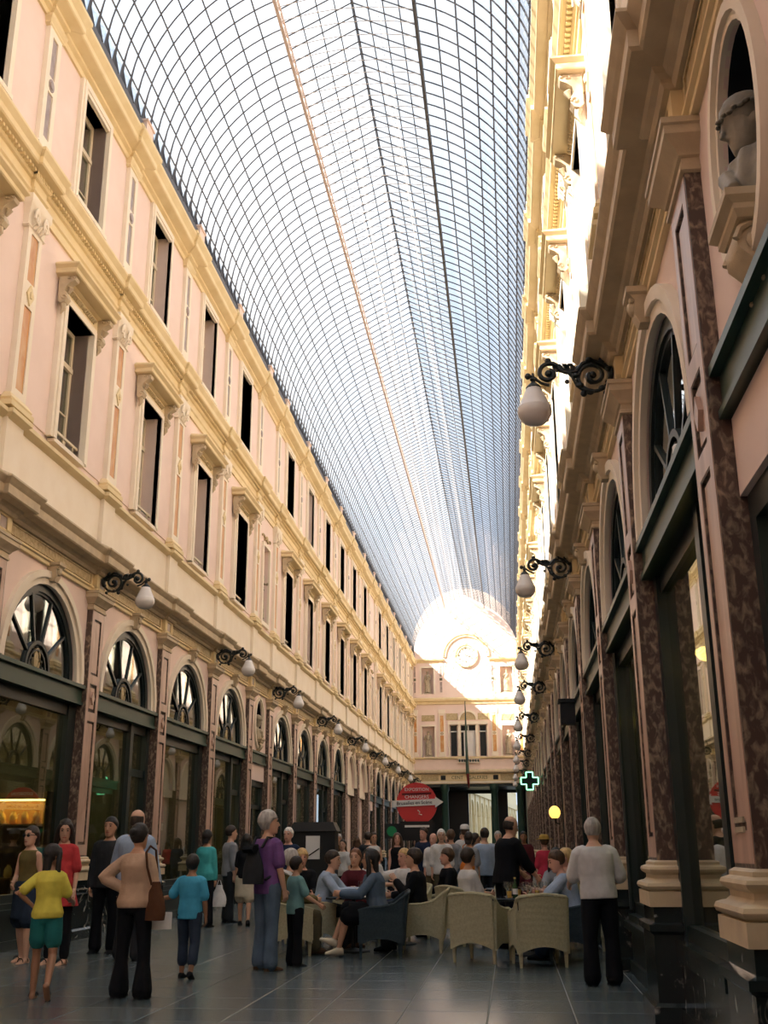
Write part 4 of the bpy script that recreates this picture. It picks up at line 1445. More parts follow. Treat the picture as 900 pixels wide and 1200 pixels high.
def chair_meshes(mt):
    W_, D_, th = .30, .29, .035
    out = {}

    def panel(pts, hs, zs0, lean):
        m = MB()
        cols = []
        n = len(pts)
        for i, (x, y) in enumerate(pts):
            tx = pts[min(i + 1, n - 1)][0] - pts[max(i - 1, 0)][0]
            ty = pts[min(i + 1, n - 1)][1] - pts[max(i - 1, 0)][1]
            l = sqrt(tx * tx + ty * ty)
            nx, ny = ty / l, -tx / l
            col = []
            zb, zt = zs0[i], hs[i]
            for j in range(7):
                z = zb + (zt - zb) * j / 6
                f = lean[i] * (z / .84) ** 2
                col.append((x + nx * (f + th / 2) * 1, y + ny * (f + th / 2), z))
            for j in range(6, -1, -1):
                z = zb + (zt - zb) * j / 6
                f = lean[i] * (z / .84) ** 2
                col.append((x + nx * (f - th / 2), y + ny * (f - th / 2), z))
            cols.append(col)
        m.rings(cols)
        return m
    # back: shallow curve, from left to right (outward normal = -y)
    bp = [(W_ * t * .95, -D_ - .03 * (1 - t * t)) for t in [i / 5 - 1 for i in range(11)]]
    arch = [.16 + .08 * (1 - (i / 5 - 1) ** 2) for i in range(11)]
    out['backrest'] = panel(bp, [.80 + .03 * (1 - (i / 5 - 1) ** 2) for i in range(11)], arch, [.07] * 11).mesh('backrest', mt, 50)
    for s, nm in ((-1, 'l'), (1, 'r')):
        sp = [(s * W_, -D_ + (2 * D_) * (i / 8)) for i in range(9)]
        if s > 0:
            pass
        pts = sp if s > 0 else sp
        hs = [.74, .68, .65, .635, .63, .63, .63, .62, .60]
        ar = [.16 + .08 * (1 - (i / 4 - 1) ** 2) for i in range(9)]
        m = panel(pts if s > 0 else pts, hs, ar, [.02 * s] * 9)
        out['side_' + nm] = m.mesh('side_panel', mt, 50)
    m = MB()
    m.rings([[(-W_, -D_, z), (W_, -D_, z), (W_, D_, z), (-W_, D_, z)] for z in (.36, .42)] + [[(-W_ + .03, -D_ + .03, .45), (W_ - .03, -D_ + .03, .45), (W_ - .03, D_ - .03, .45), (-W_ + .03, D_ - .03, .45)]])
    out['seat'] = m.mesh('seat', mt)
    m = MB()
    m.box(-W_, W_, D_ - .02, D_ + .015, .2, .40)
    out['apron'] = m.mesh('apron', mt)
    m = MB()
    m.rings([[(x - r, y - r, z), (x + r, y - r, z), (x + r, y + r, z), (x - r, y + r, z)] for x, y, z, r in ((0, 0, 0, .014), (0, 0, .2, .024))])
    out['leg'] = m.mesh('leg', mt)
    m = MB()
    pts = [(-W_, D_ + .01, .59), (-W_ - .01, D_ * .5, .63), (-W_ - .015, 0, .635), (-W_ - .015, -D_ * .6, .67), (-W_ - .01, -D_ - .03, .78)]
    top = [(x, y - .07, .80 + .03 * (1 - (x / W_) ** 2)) for x, y in bp]
    m.tube(pts + top + [(-p[0], p[1], p[2]) for p in pts[::-1]], .022, 6)
    out['rim'] = m.mesh('rim', mt, 60)
    return out


CH = {'tan': chair_meshes('wicker'), 'blue': chair_meshes('wicker_blue')}


def chair(kind, x, y, deg, label, grp='wicker cafe armchairs'):
    o = empty('wicker_armchair', (x, y, 0), radians(deg), label=label, cat='chair', group=grp)
    M = CH[kind]
    for nm, k in (('backrest', 'backrest'), ('side_panel', 'side_l'), ('side_panel', 'side_r'), ('seat', 'seat')):
        q_ = ob(nm, M[k], o)
    ob('apron', M['apron'], q_); ob('rim', M['rim'], o)
    for sx in (-1, 1):
        for sy in (-1, 1):
            ob('leg', M['leg'], o, (sx * .275, sy * .265, 0))
    return o


def table(x, y, deg, size, label, z=.73):
    o = empty('cafe_table', (x, y, 0), radians(deg), label=label, cat='table')
    m = MB(); m.rings([[(-s, -s, zz), (s, -s, zz), (s, s, zz), (-s, s, zz)] for s, zz in ((size - .01, z - .035), (size, z - .03), (size, z - .005), (size - .005, z))]); ob('table_top', m.mesh('table_top', 'table_top'), o)
    m = MB(); m.lathe([(.03, .04), (.03, z - .03)], (0, 0, 0), 10); ob('pedestal', m.mesh('pedestal', 'black'), o)
    m = MB(); m.lathe([(.24, 0), (.24, .015), (.06, .04), (.03, .05)], (0, 0, 0), 16); ob('base', m.mesh('base', 'black', 40), o)
    return o


_it = {}
def item(nm, build, x, y, z, label, cat, grp=None, rz=0, parts=None):
    if nm not in _it:
        _it[nm] = build()
    if isinstance(_it[nm], list):
        o = empty(nm, (x, y, z), rz, label=label, cat=cat, group=grp)
        p0 = None
        for pn, me in _it[nm]:
            q_ = ob(pn, me, p0 if p0 and pn in ('handle', 'paper_label', 'cap', 'drink') else o)
            p0 = p0 or q_
    else:
        o = ob(nm, _it[nm], None, (x, y, z), rz, label=label, cat=cat, group=grp)
    return o
def b_glass():
    m = MB(); m.lathe([(.035, 0), (.033, .004), (.006, .012), (.005, .09)], (0, 0, 0), 10)
    n = MB(); n.lathe([(.005, .09), (.03, .11), (.04, .15), (.036, .20)], (0, 0, 0), 12)
    return [('stem', m.mesh('stem', 'clear_glass', 50)), ('bowl', n.mesh('bowl', 'clear_glass', 50))]
def b_tumbler():
    m = MB(); m.lathe([(.03, 0), (.032, .005), (.038, .13)], (0, 0, 0), 12)
    n = MB(); n.lathe([(.028, .006), (.033, .09)], (0, 0, 0), 12)
    return [('glass_wall', m.mesh('glass_wall', 'clear_glass', 50)), ('drink', n.mesh('drink', 'juice', 50))]
def b_plate():
    m = MB(); m.lathe([(.06, 0), (.07, .004), (.12, .014), (.125, .018), (.118, .018), (.07, .009), (.005, .008)], (0, 0, 0), 20); return m.mesh('plate', 'china', 50)
def b_cup():
    m = MB(); m.lathe([(.022, 0), (.03, .01), (.04, .05), (.04, .06), (.036, .058)], (0, 0, 0), 12)
    n = MB(); n.tube([(.038, 0, .045), (.06, 0, .04), (.055, 0, .02), (.033, 0, .015)], .005, 5)
    s = MB(); s.lathe([(.05, -.006), (.07, 0), (.07, .003), (.02, .002)], (0, 0, 0), 14)
    return [('bowl', m.mesh('bowl', 'china', 50)), ('handle', n.mesh('handle', 'china', 50)), ('saucer', s.mesh('saucer', 'china', 50))]
def b_bottle():
    m = MB(); m.lathe([(.03, 0), (.035, .005), (.035, .15), (.014, .20), (.013, .25)], (0, 0, 0), 12)
    n = MB(); n.lathe([(.036, .05), (.036, .12)], (0, 0, 0), 12)
    c = MB(); c.lathe([(.015, .245), (.015, .265), (.002, .267)], (0, 0, 0), 10)
    return [('body', m.mesh('body', 'bottle_green', 50)), ('paper_label', n.mesh('paper_label', 'paper', 50)), ('cap', c.mesh('cap', 'gold_goods', 50))]
def b_menu():
    m = MB(); m.box(-.11, .11, -.15, .15, 0, .004); m.box(-.10, .12, -.148, .152, .004, .008); return m.mesh('menu_card', 'paper')

al = empty('alarm_bell', (1.35, 7.7, 4.06), label='small red and white alarm cylinder on the first near-side transom', cat='alarm')
m = MB(); m.lathe([(.03, 0), (.034, .01), (.034, .07), (.03, .08)], (0, 0, 0), 12); ob('red_base', m.mesh('red_base', 'red_sign', 40), al)
m = MB(); m.lathe([(.03, .08), (.034, .085), (.034, .19), (.02, .21), (.005, .215)], (0, 0, 0), 12); ob('white_cap', m.mesh('white_cap', 'white', 40), al)
sp = empty('wall_speaker', (1.08, 19.3, 3.44), label='small black loudspeaker box on the near-side transom beyond the standing man', cat='speaker')
m = MB(); m.box(-.14, .12, -.13, .13, 0, .38); ob('case', m.mesh('case', 'black'), sp)
m = MB(); m.box(-.17, .12, -.16, .16, .38, .44); ob('lid', m.mesh('lid', 'black'), sp)
pq = empty('wall_plaque', (1.226, 6.14, 1.45), label='small pale plaque low on the marble pilaster beside the bust niche', cat='plaque')
for k in range(2):
    m = MB(); m.box(-.012, 0, -.11, .11, k * .05, .03 + k * .05); ob('bar', m.mesh('bar', 'statue_stone'), pq)

# ================================================================== people
FINAL = []          # (object, voxel size, raw extra MB or None)
SKIN = {}
for _n, _c in (('fair', (.62, .37, .26)), ('tan', (.50, .28, .18)), ('brown', (.30, .155, .09)), ('rosy', (.66, .36, .27))):
    SKIN[_n] = mat('skin_' + _n, _c, .55, .35)
HAIRC = {'black': (.010, .009, .009), 'dark brown': (.022, .014, .010), 'brown': (.06, .033, .018), 'grey': (.30, .28, .26), 'blond': (.42, .28, .12), 'white': (.6, .57, .53), 'auburn': (.12, .05, .025)}
for _n, _c in HAIRC.items():
    mat('hair_' + _n, _c, .55, .4, col2=tuple(min(1, c * 1.7 + .004) for c in _c), scale=30, stretch=(1, 1, .15), bump=.4, bscale=70)
CLOTH = {'red': (.56, .055, .06), 'yellow': (.70, .62, .10), 'teal': (.02, .16, .16), 'beige': (.52, .36, .25), 'sky blue': (.07, .38, .60), 'light blue': (.40, .50, .66), 'turquoise': (.07, .44, .46), 'white': (.72, .71, .70),
         'black': (.008, .009, .012), 'charcoal': (.03, .033, .038), 'purple': (.19, .09, .27), 'denim': (.10, .15, .22), 'dark denim': (.03, .045, .075), 'olive': (.17, .13, .05), 'burgundy': (.11, .02, .03), 'grey': (.30, .31, .34),
         'brown': (.10, .055, .03), 'pink': (.55, .16, .22), 'navy': (.015, .025, .06), 'pale teal': (.18, .36, .36), 'orange': (.65, .20, .04), 'cream': (.62, .55, .42), 'khaki': (.10, .085, .05), 'red hot': (.60, .05, .09), 'leather': (.09, .04, .02), 'gold': (.5, .33, .08)}
for _n, _c in CLOTH.items():
    mat('cloth_' + _n, _c, .85, .15, bump=.5, bscale=9, col2=tuple(c * .72 for c in _c), scale=5)
mat('eye_white', (.75, .72, .68), .3, .5)
mat('lip', (.35, .10, .08), .5, .3)
V = Vector


def D(x, y, z):
    return V((x, y, z)).normalized()


DOWN = V((0, 0, -1))


class Fig:
    """Works out the joints of a posed figure and lofts flesh, clothes and hair around them (faces +Y)."""

    def __init__(s, h=1.72, sex='m', lean=(0, 0), twist=0, legs=None, arms=None, pelvis=None, head=(0, 0), build=1.0, toes=(0, 0)):
        s.k = h / 1.72
        s.sex = sex
        s.b = build
        legs = legs or ((DOWN, DOWN), (DOWN, DOWN))
        arms = arms or ((D(-.12, .03, -1), D(-.05, .12, -1)), (D(.12, .03, -1), D(.05, .12, -1)))
        s.legs_dir, s.arms_dir = legs, arms
        need = max(-(t.normalized().z * .43 + q.normalized().z * .41) for t, q in legs)
        s.P = V((0, 0, need + .085)) if pelvis is None else V((0, 0, pelvis))
        s.t = D(lean[0], lean[1], 1)
        a = radians(twist)
        side = V((cos(a), sin(a), 0))
        s.f = s.t.cross(side).normalized()
        s.s = s.f.cross(s.t).normalized()
        s.hip, s.knee, s.ankle, s.foot = [], [], [], []
        for i, (t, q) in enumerate(legs):
            sg = -1 if i == 0 else 1
            t, q = V(t).normalized(), V(q).normalized()
            hp = s.P + V((sg * .088, 0, -.02))
            kn = hp + t * .43
            an = kn + q * .41
            s.hip.append(hp); s.knee.append(kn); s.ankle.append(an)
            fw = V((sin(radians(toes[i])) , cos(radians(toes[i])), 0))
            if an.z > .13 or q.y < -.35:
                fw = (fw - q * fw.dot(q)).normalized()
            s.foot.append(fw)
        s.sh, s.el, s.wr = [], [], []
        for i, (u, w) in enumerate(arms):
            sg = -1 if i == 0 else 1
            sh = s.P + s.t * .445 + s.s * sg * (.168 if sex == 'm' else .145) * build
            el = sh + V(u).normalized() * .28
            s.sh.append(sh); s.el.append(el); s.wr.append(el + V(w).normalized() * .245)
        s.neck = s.P + s.t * .535
        n = (s.t * .5 + V((0, 0, .5)) + V((0, .18, 0)) * 0).normalized()
        hy, hp_ = radians(head[0]), radians(head[1])
        base = math.atan2(s.f.y, s.f.x)
        ha = base + hy
        s.hf = V((cos(ha) * cos(hp_), sin(ha) * cos(hp_), sin(hp_)))
        s.hs = V((sin(ha), -cos(ha), 0))
        s.hu = s.hs.cross(s.hf).normalized()
        s.hc = s.neck + n * .058 + s.hu * .095 + s.hf * .018
        s.hk = 1.10

    def hp(s, x, y, z):
        return s.hc + (s.hs * x + s.hf * y + s.hu * z) * s.hk

    def torso(s, mb, inf=0.0, d0=-.1, d1=.56, belly=0.0):
        m = s.sex == 'm'
        R = [(-.10, .105, .085), (-.04, .150, .112), (.03, .160 if m else .170, .120 if m else .125), (.12, .148 if m else .140, .108), (.20, .143 if m else .125, .105 if m else .098), (.30, .155 if m else .135, .115 if m else .112),
             (.38, .166 if m else .145, .12 if m else .128), (.43, .168 if m else .145, .112), (.475, .145 if m else .125, .092), (.51, .10, .075), (.535, .068, .062), (.56, .058, .056)]
        out = []
        for d, w, q in R:
            if d < d0 - .001 or d > d1 + .001:
                continue
            if inf > .015 and d < .02:
                w, q = max(w, .158), max(q, .116)
            w, q = w * s.b + inf, q * s.b + inf
            c = s.P + s.t * d + s.f * (belly * max(0, 1 - abs(d - .16) / .16))
            q += belly * .5 * max(0, 1 - abs(d - .16) / .16)
            out.append([c + s.s * w * cos(a) + s.f * q * sin(a) for a in [i * 2 * pi / 16 for i in range(16)]])
        mb.rings(out)

    def limb(s, mb, pts, rad, seg=10):
        P_, R_l = [], []
        for i in range(len(pts) - 1):
            for j in range(4):
                t = j / 4
                P_.append(pts[i].lerp(pts[i + 1], t)); R_l.append(rad[i] * (1 - t) + rad[i + 1] * t)
        P_.append(pts[-1]); R_l.append(rad[-1])
        mb.tube(P_, R_l, seg)
        mb.ball(P_[0], R_l[0], seg=8, rows=5)
        mb.ball(P_[-1], R_l[-1], seg=8, rows=5)

    def arm(s, mb, i, inf=0.0, upto=2.0):
        m = 1.0 if s.sex == 'm' else .85
        m *= s.b
        sh, el, wr = s.sh[i], s.el[i], s.wr[i]
        inner = sh - s.s * (-.055 if i == 0 else .055) + s.t * .018
        pts = [inner, sh, sh.lerp(el, .5), el, el.lerp(wr, .35), wr]
        rad = [.050 * m + inf * .6, .050 * m + inf * .7, .045 * m + inf, .039 * m + inf, .039 * m + inf, .027 * m + inf]
        if upto < 1.0:
            pts = [inner, sh, sh.lerp(el, upto)]
            rad = [.050 * m + inf * .6, .051 * m + inf * .7, .047 * m + inf * 1.25]
        elif upto < 2.0:
            pts[5] = el.lerp(wr, upto - 1)
            rad[5] = .031 * m + inf
        s.limb(mb, pts, rad)

    def leg(s, mb, i, inf=0.0, upto=2.0, flare=0.0):
        m = (1.0 if s.sex == 'm' else .95) * s.b
        hp, kn, an = s.hip[i], s.knee[i], s.ankle[i]
        pts = [hp, hp.lerp(kn, .45), kn, kn.lerp(an, .35), an]
        rad = [.088 * m + inf, .076 * m + inf, .054 * m + inf, .056 * m + inf, .036 * m + inf + flare]
        if upto < 1.0:
            pts = [hp, hp.lerp(kn, upto)]
            rad = [.09 * m + inf, (.078 - .02 * upto) * m + inf * 1.7 + flare]
        elif upto < 2.0:
            pts[4] = kn.lerp(an, upto - 1)
            rad[4] = .05 * m + inf + flare
        s.limb(mb, pts, rad)

    def footshape(s, mb, i, inf=0.0, heel=0.0):
        an, f = s.ankle[i], s.foot[i]
        up = V((0, 0, 1))
        up = (up - f * up.dot(f)).normalized()
        sd = f.cross(up).normalized()
        rr = []
        for y, w, zc, hh in ((-.065, .022, -.045, .028), (-.045, .034, -.035, .042), (0, .037, -.028, .052), (.06, .040, -.045, .036), (.12, .044, -.056, .025), (.165, .036, -.062, .018), (.185, .018, -.066, .012)):
            c = an + f * y + up * (zc - .004 + heel * max(0, 1 - (y + .06) / .15))
            rr.append([c + sd * (w + inf) * cos(a) + up * (hh + inf) * sin(a) for a in [k * pi / 4 for k in range(8)]])
        mb.rings(rr)
        mb.ball(an, .036, seg=8, rows=5)

    def hand(s, mb, i, curl=.5, dirv=None, nrm=None):
        w = s.wr[i]
        d = (dirv or (s.wr[i] - s.el[i])).normalized()
        n = nrm or V((1 if i == 0 else -1, 0, 0))          # palm faces the body
        n = (n - d * n.dot(d))
        n = n.normalized() if n.length > 1e-3 else V((0, 1, 0))
        a = d.cross(n).normalized()
        if a.dot(V((0, 1, 0))) < 0:
            a = -a                                           # towards the thumb
        rr = []
        for t, wd, th in ((-.03, .024, .022), (0, .027, .021), (.03, .037, .020), (.075, .041, .017), (.09, .038, .013)):
            c = w + d * t
            rr.append([c + a * wd * cos(q) + n * th * sin(q) for q in [k * pi / 4 for k in range(8)]])
        mb.rings(rr)
        for k, (off, ln) in enumerate(((.030, .068), (.010, .077), (-.011, .072), (-.031, .056))):
            p0 = w + d * .08 + a * off
            ang = curl * (1 + .12 * k)
            p1 = p0 + (d * cos(ang * .6) + n * sin(ang * .6)) * ln * .5
            p2 = p1 + (d * cos(ang * 1.5) + n * sin(ang * 1.5)) * ln * .32
            p3 = p2 + (d * cos(ang * 2.2) + n * sin(ang * 2.2)) * ln * .26
            mb.tube([p0 - d * .015, p0, p1, p2, p3], [.0095, .0095, .009, .0082, .006], 6)
        p0 = w + d * .022 + a * .030
        p1 = p0 + (a * .75 + d * .7 + n * .15).normalized() * .038
        p2 = p1 + (a * .35 + d * .9 + n * .35).normalized() * .034
        mb.tube([w + d * .012 + a * .015, p0, p1, p2], [.012, .012, .010, .007], 6)

    def headshape(s, mb):
        rr = []
        for z, w, fr, bk in ((-.118, .026, .080, .010), (-.105, .043, .089, -.030), (-.075, .056, .090, -.060), (-.035, .066, .090, -.078), (0, .072, .087, -.092), (.035, .075, .090, -.100), (.07, .071, .080, -.098), (.10, .056, .056, -.080), (.12, .030, .022, -.045), (.126, .010, -.002, -.020)):
            rr.append([s.hp(w * cos(a), .5 * (fr + bk) + .5 * (fr - bk) * sin(a), z) for a in [k * 2 * pi / 14 for k in range(14)]])
        mb.rings(rr)
        mb.tube([s.hp(0, .086, .02), s.hp(0, .100, -.01), s.hp(0, .112, -.030), s.hp(0, .094, -.040)], [.009, .011, .014, .010], 6)
        for q in (-1, 1):
            mb.ball(s.hp(q * .073, -.008, -.008), .012, .018, .028, 6, 4)
        s.limb(mb, [s.neck - s.t * .03, s.neck + (s.hc - s.neck) * .55], [.058 if s.sex == 'm' else .050, .050 if s.sex == 'm' else .043])

    def done(s, mb, o, voxel, extra=None):
        mb.v = [tuple(V(p) * s.k) for p in mb.v]
        if extra:
            extra.v = [tuple(V(p) * s.k) for p in extra.v]
        FINAL.append((o, mb, voxel, extra))


def person(label, x, y, deg, fig, skin='fair', hair=('black', 'short'), top=None, bottom=None, shoes=None, vox=.012, cat='person', grp=None, extra_top=None, hands=(.5, .5), handdir=(None, None), glasses=False, face=True, name='person', handn=(None, None), z=0.0):
    """top=(colour, sleeve 0..2, hem, inflate[, belly]); bottom=(colour, kind); shoes=(colour, kind)."""
    F = Fig(**fig)
    root = empty(name, (x, y, z), radians(deg), label=label, cat=cat, group=grp)
    sk = SKIN[skin] if isinstance(skin, str) and skin in SKIN else MATS[skin]
    mb = MB(); ex = MB()
    F.torso(mb); F.headshape(mb)
    for i in (0, 1):
        F.arm(mb, i); F.leg(mb, i); F.footshape(mb, i)
        F.hand(ex, i, hands[i], handdir[i], handn[i])
    body = ob('body', bpy.data.meshes.new('body'), root); body.data.materials.append(sk)
    F.done(mb, body, vox, ex)
    if top:
        c, sl, hem, inf = top[:4]
        mb = MB()
        F.torso(mb, inf, hem, .53, top[4] if len(top) > 4 else 0)
        if len(top) > 5:            # tunic / jacket skirt
            rr = []
            for q, (dz, w) in enumerate(((.02, .175), (-.10, .195), (-.24, top[5]))):
                cc = F.P + V((0, 0, dz))
                rr.append([cc + V((1, 0, 0)) * w * cos(a) + V((0, 1, 0)) * w * .78 * sin(a) for a in [i * 2 * pi / 16 for i in range(16)]])
            mb.rings(rr)
        if sl > 0:
            for i in (0, 1):
                F.arm(mb, i, inf * .75 + .004, sl)
        o = ob(top[6] if len(top) > 6 else 'shirt', bpy.data.meshes.new('shirt'), root); o.data.materials.append(MATS['cloth_' + c])
        F.done(mb, o, vox)
    if bottom:
        c, kind = bottom[:2]
        mb = MB()
        if kind in ('trousers', 'slim', 'flare', 'cropped', 'shorts'):
            F.torso(mb, .012, -.1, .12)
            up = {'trousers': 1.96, 'slim': 1.9, 'flare': 1.99, 'cropped': 1.6, 'shorts': .62}[kind]
            for i in (0, 1):
                F.leg(mb, i, {'trousers': .020, 'slim': .009, 'flare': .018, 'cropped': .022, 'shorts': .016}[kind], up, {'trousers': .022, 'flare': .045, 'slim': .004, 'cropped': .01, 'shorts': .015}[kind])
            nm = 'trousers' if kind != 'shorts' else 'shorts'
        else:
            ln = bottom[2] if len(bottom) > 2 else .42
            F.torso(mb, .012, -.1, .12)
            for i in (0, 1):
                F.leg(mb, i, .03, min(.95, ln / .43), .02)
            k0 = (F.knee[0] + F.knee[1]) * .5 - F.P
            rr = []
            for t, w in ((.05, .16), (.5, .19), (min(1, ln / .43), .21)):
                cc = F.P + k0 * t
                ax = k0.normalized()
                b2 = ax.cross(V((1, 0, 0))).normalized()
                rr.append([cc + V((1, 0, 0)) * w * cos(a) + b2 * w * .7 * sin(a) for a in [i * 2 * pi / 16 for i in range(16)]])
            mb.rings(rr)
            nm = 'skirt'
        o = ob(nm, bpy.data.meshes.new(nm), root); o.data.materials.append(MATS['cloth_' + c])
        F.done(mb, o, vox)
    if shoes:
        for i in (0, 1):
            mb = MB()
            if shoes[1] == 'sandal':
                f = F.foot[i]; an = F.ankle[i]
                mb.tube([an + f * -.06 + V((0, 0, -.08)), an + f * .18 + V((0, 0, -.082))], .03, 6, .25)
                sd = f.cross(V((0, 0, 1)))
                for yy in (.0, .10):
                    mb.tube([an + f * yy + sd * (.046 * cos(a)) + V((0, 0, -.045 + .045 * sin(a))) for a in [k * pi / 8 for k in range(9)]], .007, 4)
                mb.v = [tuple(V(p) * F.k) for p in mb.v]
                ob('sandal', mb.mesh('sandal', 'cloth_' + shoes[0], 50), root)
            else:
                F.footshape(mb, i, .007)
                mb.v = [tuple(V(p) * F.k) for p in mb.v]
                ob('shoe', mb.mesh('shoe', 'cloth_' + shoes[0], 60), root)
    # hair
    if hair:
        hc_, st = hair
        mb = MB()
        def shell(cut, gx=.088, gy=.112, gz=.108, oy=-.014, oz=.028):
            rr = []
            for i in range(9):
                a = -pi / 2 * cut + (pi / 2 + pi / 2 * cut) * i / 8
                q = max(.03, cos(a)) * (1 + .035 * sin(i * 2.3))
                rr.append([F.hp(gx * q * cos(b), oy + (gy * q * sin(b)) * (1 if sin(b) < 0 else .92 if a > .2 else max(.2, .92 - 1.6 * (.2 - a))), oz + gz * sin(a)) for b in [k * 2 * pi / 16 for k in range(16)]])
            mb.rings(rr)
        if st == 'bald':
            rr = []
            for z, q in ((-.05, .97), (-.01, 1.05), (.035, 1.04), (.055, .98)):
                rr.append([F.hp(.077 * q * cos(b), -.008 + .098 * q * min(sin(b), .12), z) for b in [k * 2 * pi / 16 for k in range(16)]])
            mb.rings(rr)
        else:
            shell(.55 if st in ('short', 'cap', 'hat') else .8)
        if st == 'full':
            shell(.75, .096, .118, .116)
        if st in ('long', 'pony', 'bob'):
            L_ = {'long': .36, 'pony': .20, 'bob': .14}[st]
            w0 = {'long': .090, 'pony': .055, 'bob': .098}[st]
            rr = []
            for q in range(6):
                t = q / 5
                c = F.hp(0, -.055 - .03 * t, .02) + DOWN * L_ * t
                rr.append([c + F.hs * w0 * (1 - .35 * t) * cos(b) + F.hf * .05 * (1 - .3 * t) * sin(b) for b in [k * 2 * pi / 12 for k in range(12)]])
            mb.rings(rr)
            if st == 'long':
                for q in (-1, 1):
                    mb.tube([F.hp(q * .05, .05, .085), F.hp(q * .078, .045, .03), F.hp(q * .09, .02, -.07), F.hp(q * .095, .02, -.17), F.hp(q * .085, .04, -.27)], [.02, .026, .034, .036, .015], 8)
        if st == 'bun':
            mb.ball(F.hp(0, -.125, .03), .045, seg=8, rows=6)
        hair_o = o = ob('hair', bpy.data.meshes.new('hair'), root); o.data.materials.append(MATS['hair_' + hc_])
        F.done(mb, o, max(vox * .8, .009))
        if st in ('cap', 'hat'):
            mb = MB()
            rr = []
            w = .17 if st == 'hat' else .10
            for z, q in ((.055, w), (.065, w), (.07, .10), (.12, .092), (.15, .06), (.155, .01)):
                rr.append([F.hp(q * cos(b), -.01 + q * 1.12 * sin(b), z) for b in [k * 2 * pi / 16 for k in range(16)]])
            mb.rings(rr)
            mb.v = [tuple(V(p) * F.k) for p in mb.v]
            ob('hat', mb.mesh('hat', 'cloth_' + (extra_top or 'cream'), 50), hair_o)
    if face:
        for q in (-1, 1):
            mb = MB()
            mb.ball(F.hp(q * .031, .082, .014), .013, .008, .008, 8, 5)
            mb.v = [tuple(V(p) * F.k) for p in mb.v]
            ob('eye', mb.mesh('eye', 'ink' if not glasses else 'black', 60), body)
            mb = MB()
            mb.tube([F.hp(q * .016, .090, .034), F.hp(q * .034, .088, .040), F.hp(q * .05, .076, .034)], [.004, .005, .003], 5)
            mb.v = [tuple(V(p) * F.k) for p in mb.v]
            ob('eyebrow', mb.mesh('eyebrow', 'hair_' + (hair[0] if hair else 'brown')), body)
        mb = MB()
        mb.tube([F.hp(-.024, .085, -.066), F.hp(-.01, .0925, -.063), F.hp(.01, .0925, -.063), F.hp(.024, .085, -.066)], [.003, .007, .007, .003], 6)
        mb.v = [tuple(V(p) * F.k) for p in mb.v]
        ob('lips', mb.mesh('lips', 'lip', 60), body)
    if glasses:
        mb = MB()
        for q in (-1, 1):
            mb.ball(F.hp(q * .033, .094, .012), .028, .008, .022, 8, 5)
            mb.tube([F.hp(q * .055, .088, .018), F.hp(q * .078, 0, .012)], .004, 4)
        mb.tube([F.hp(-.012, .1, .018), F.hp(.012, .1, .018)], .004, 4)
        mb.v = [tuple(V(p) * F.k) for p in mb.v]
        ob('sunglasses', mb.mesh('sunglasses', 'black', 60), root)
    return root, F


def at(root, F, p):
    """Figure-space point -> world."""
    return Matrix.Translation(root.location) @ Matrix.Rotation(root.rotation_euler.z, 4, 'Z') @ (V(p) * F.k)


STEP = lambda a=.25, b=.3: ((D(0, a, -1), D(0, a * .2 - .02, -1)), (D(0, -a * .6, -1), D(0, -b - .2, -1)))
LEGS = ((D(-.06, .02, -1), D(-.02, -.03, -1)), (D(.06, .0, -1), D(.02, -.03, -1)))
SIT = ((D(-.10, 1, -.06), D(0, .05, -1)), (D(.10, 1, -.06), D(0, -.08, -1)))
SITX = ((D(-.05, 1, -.05), D(.1, .25, -1)), (D(-.02, 1, .12), D(-.2, .45, -1)))
LAP = ((D(-.15, .35, -1), D(.25, 1, -.1)), (D(.15, .35, -1), D(-.25, 1, -.1)))
TABLE = ((D(-.15, .7, -.8), D(.2, 1, .05)), (D(.15, .7, -.8), D(-.2, 1, .05)))
SEAT = .55

# --- standing and walking in the foreground
person('woman in sunglasses and a brown strappy top and denim skirt, beside the first shop pane', -6.33, 14.15, 165, dict(h=1.66, sex='f', legs=((D(-.05, .15, -1), D(0, -.05, -1)), (D(.06, -.1, -1), D(0, -.25, -1))), arms=((D(-.2, -.02, -1), D(.3, .6, -.5)), (D(.2, .02, -1), D(-.35, .6, -.3)))),
       'fair', ('dark brown', 'bob'), ('olive', 0, -.02, .010), ('dark denim', 'skirt', .36), ('black', 'sandal'), .012, glasses=True)
girl, gF = person('girl in a yellow polo shirt and teal shorts walking past the shop windows', -4.62, 10.85, 12, dict(h=1.42, sex='f', twist=-8, lean=(-.02, .08), legs=((D(-.03, .16, -1), D(0, -.10, -1)), (D(.05, -.12, -1), D(.05, -.75, -.75))), arms=((D(-.75, -.3, -.75), D(.65, .3, -.6)), (D(.35, .2, -1), D(.05, 1, -.2))), head=(-42, 0)),
       'brown', ('black', 'long'), ('yellow', .75, -.08, .026), ('teal', 'shorts'), ('black', 'sandal'), .010)
person('woman in a red tunic and black leggings looking down beside the first marble pilaster', -5.80, 14.0, 172, dict(h=1.74, sex='f', lean=(.02, .0), legs=((D(-.07, .06, -1), D(0, -.02, -1)), (D(.07, .0, -1), D(.02, -.04, -1))), arms=((D(-.22, .0, -1), D(-.1, .3, -1)), (D(.25, .05, -1), D(-.75, .65, -.1))), head=(28, -14)),
       'fair', ('dark brown', 'long'), ('red', .85, -.1, .028, .05, .24, 'tunic'), ('black', 'slim'), ('black', 'sandal'), .011)
person('man in a charcoal jacket facing the viewer behind the light blue shirt', -5.75, 15.5, 178, dict(h=1.80, sex='m', legs=LEGS), 'tan', ('black', 'short'), ('charcoal', 1.97, -.1, .034), ('black', 'trousers'), ('black', 'shoe'), .014)
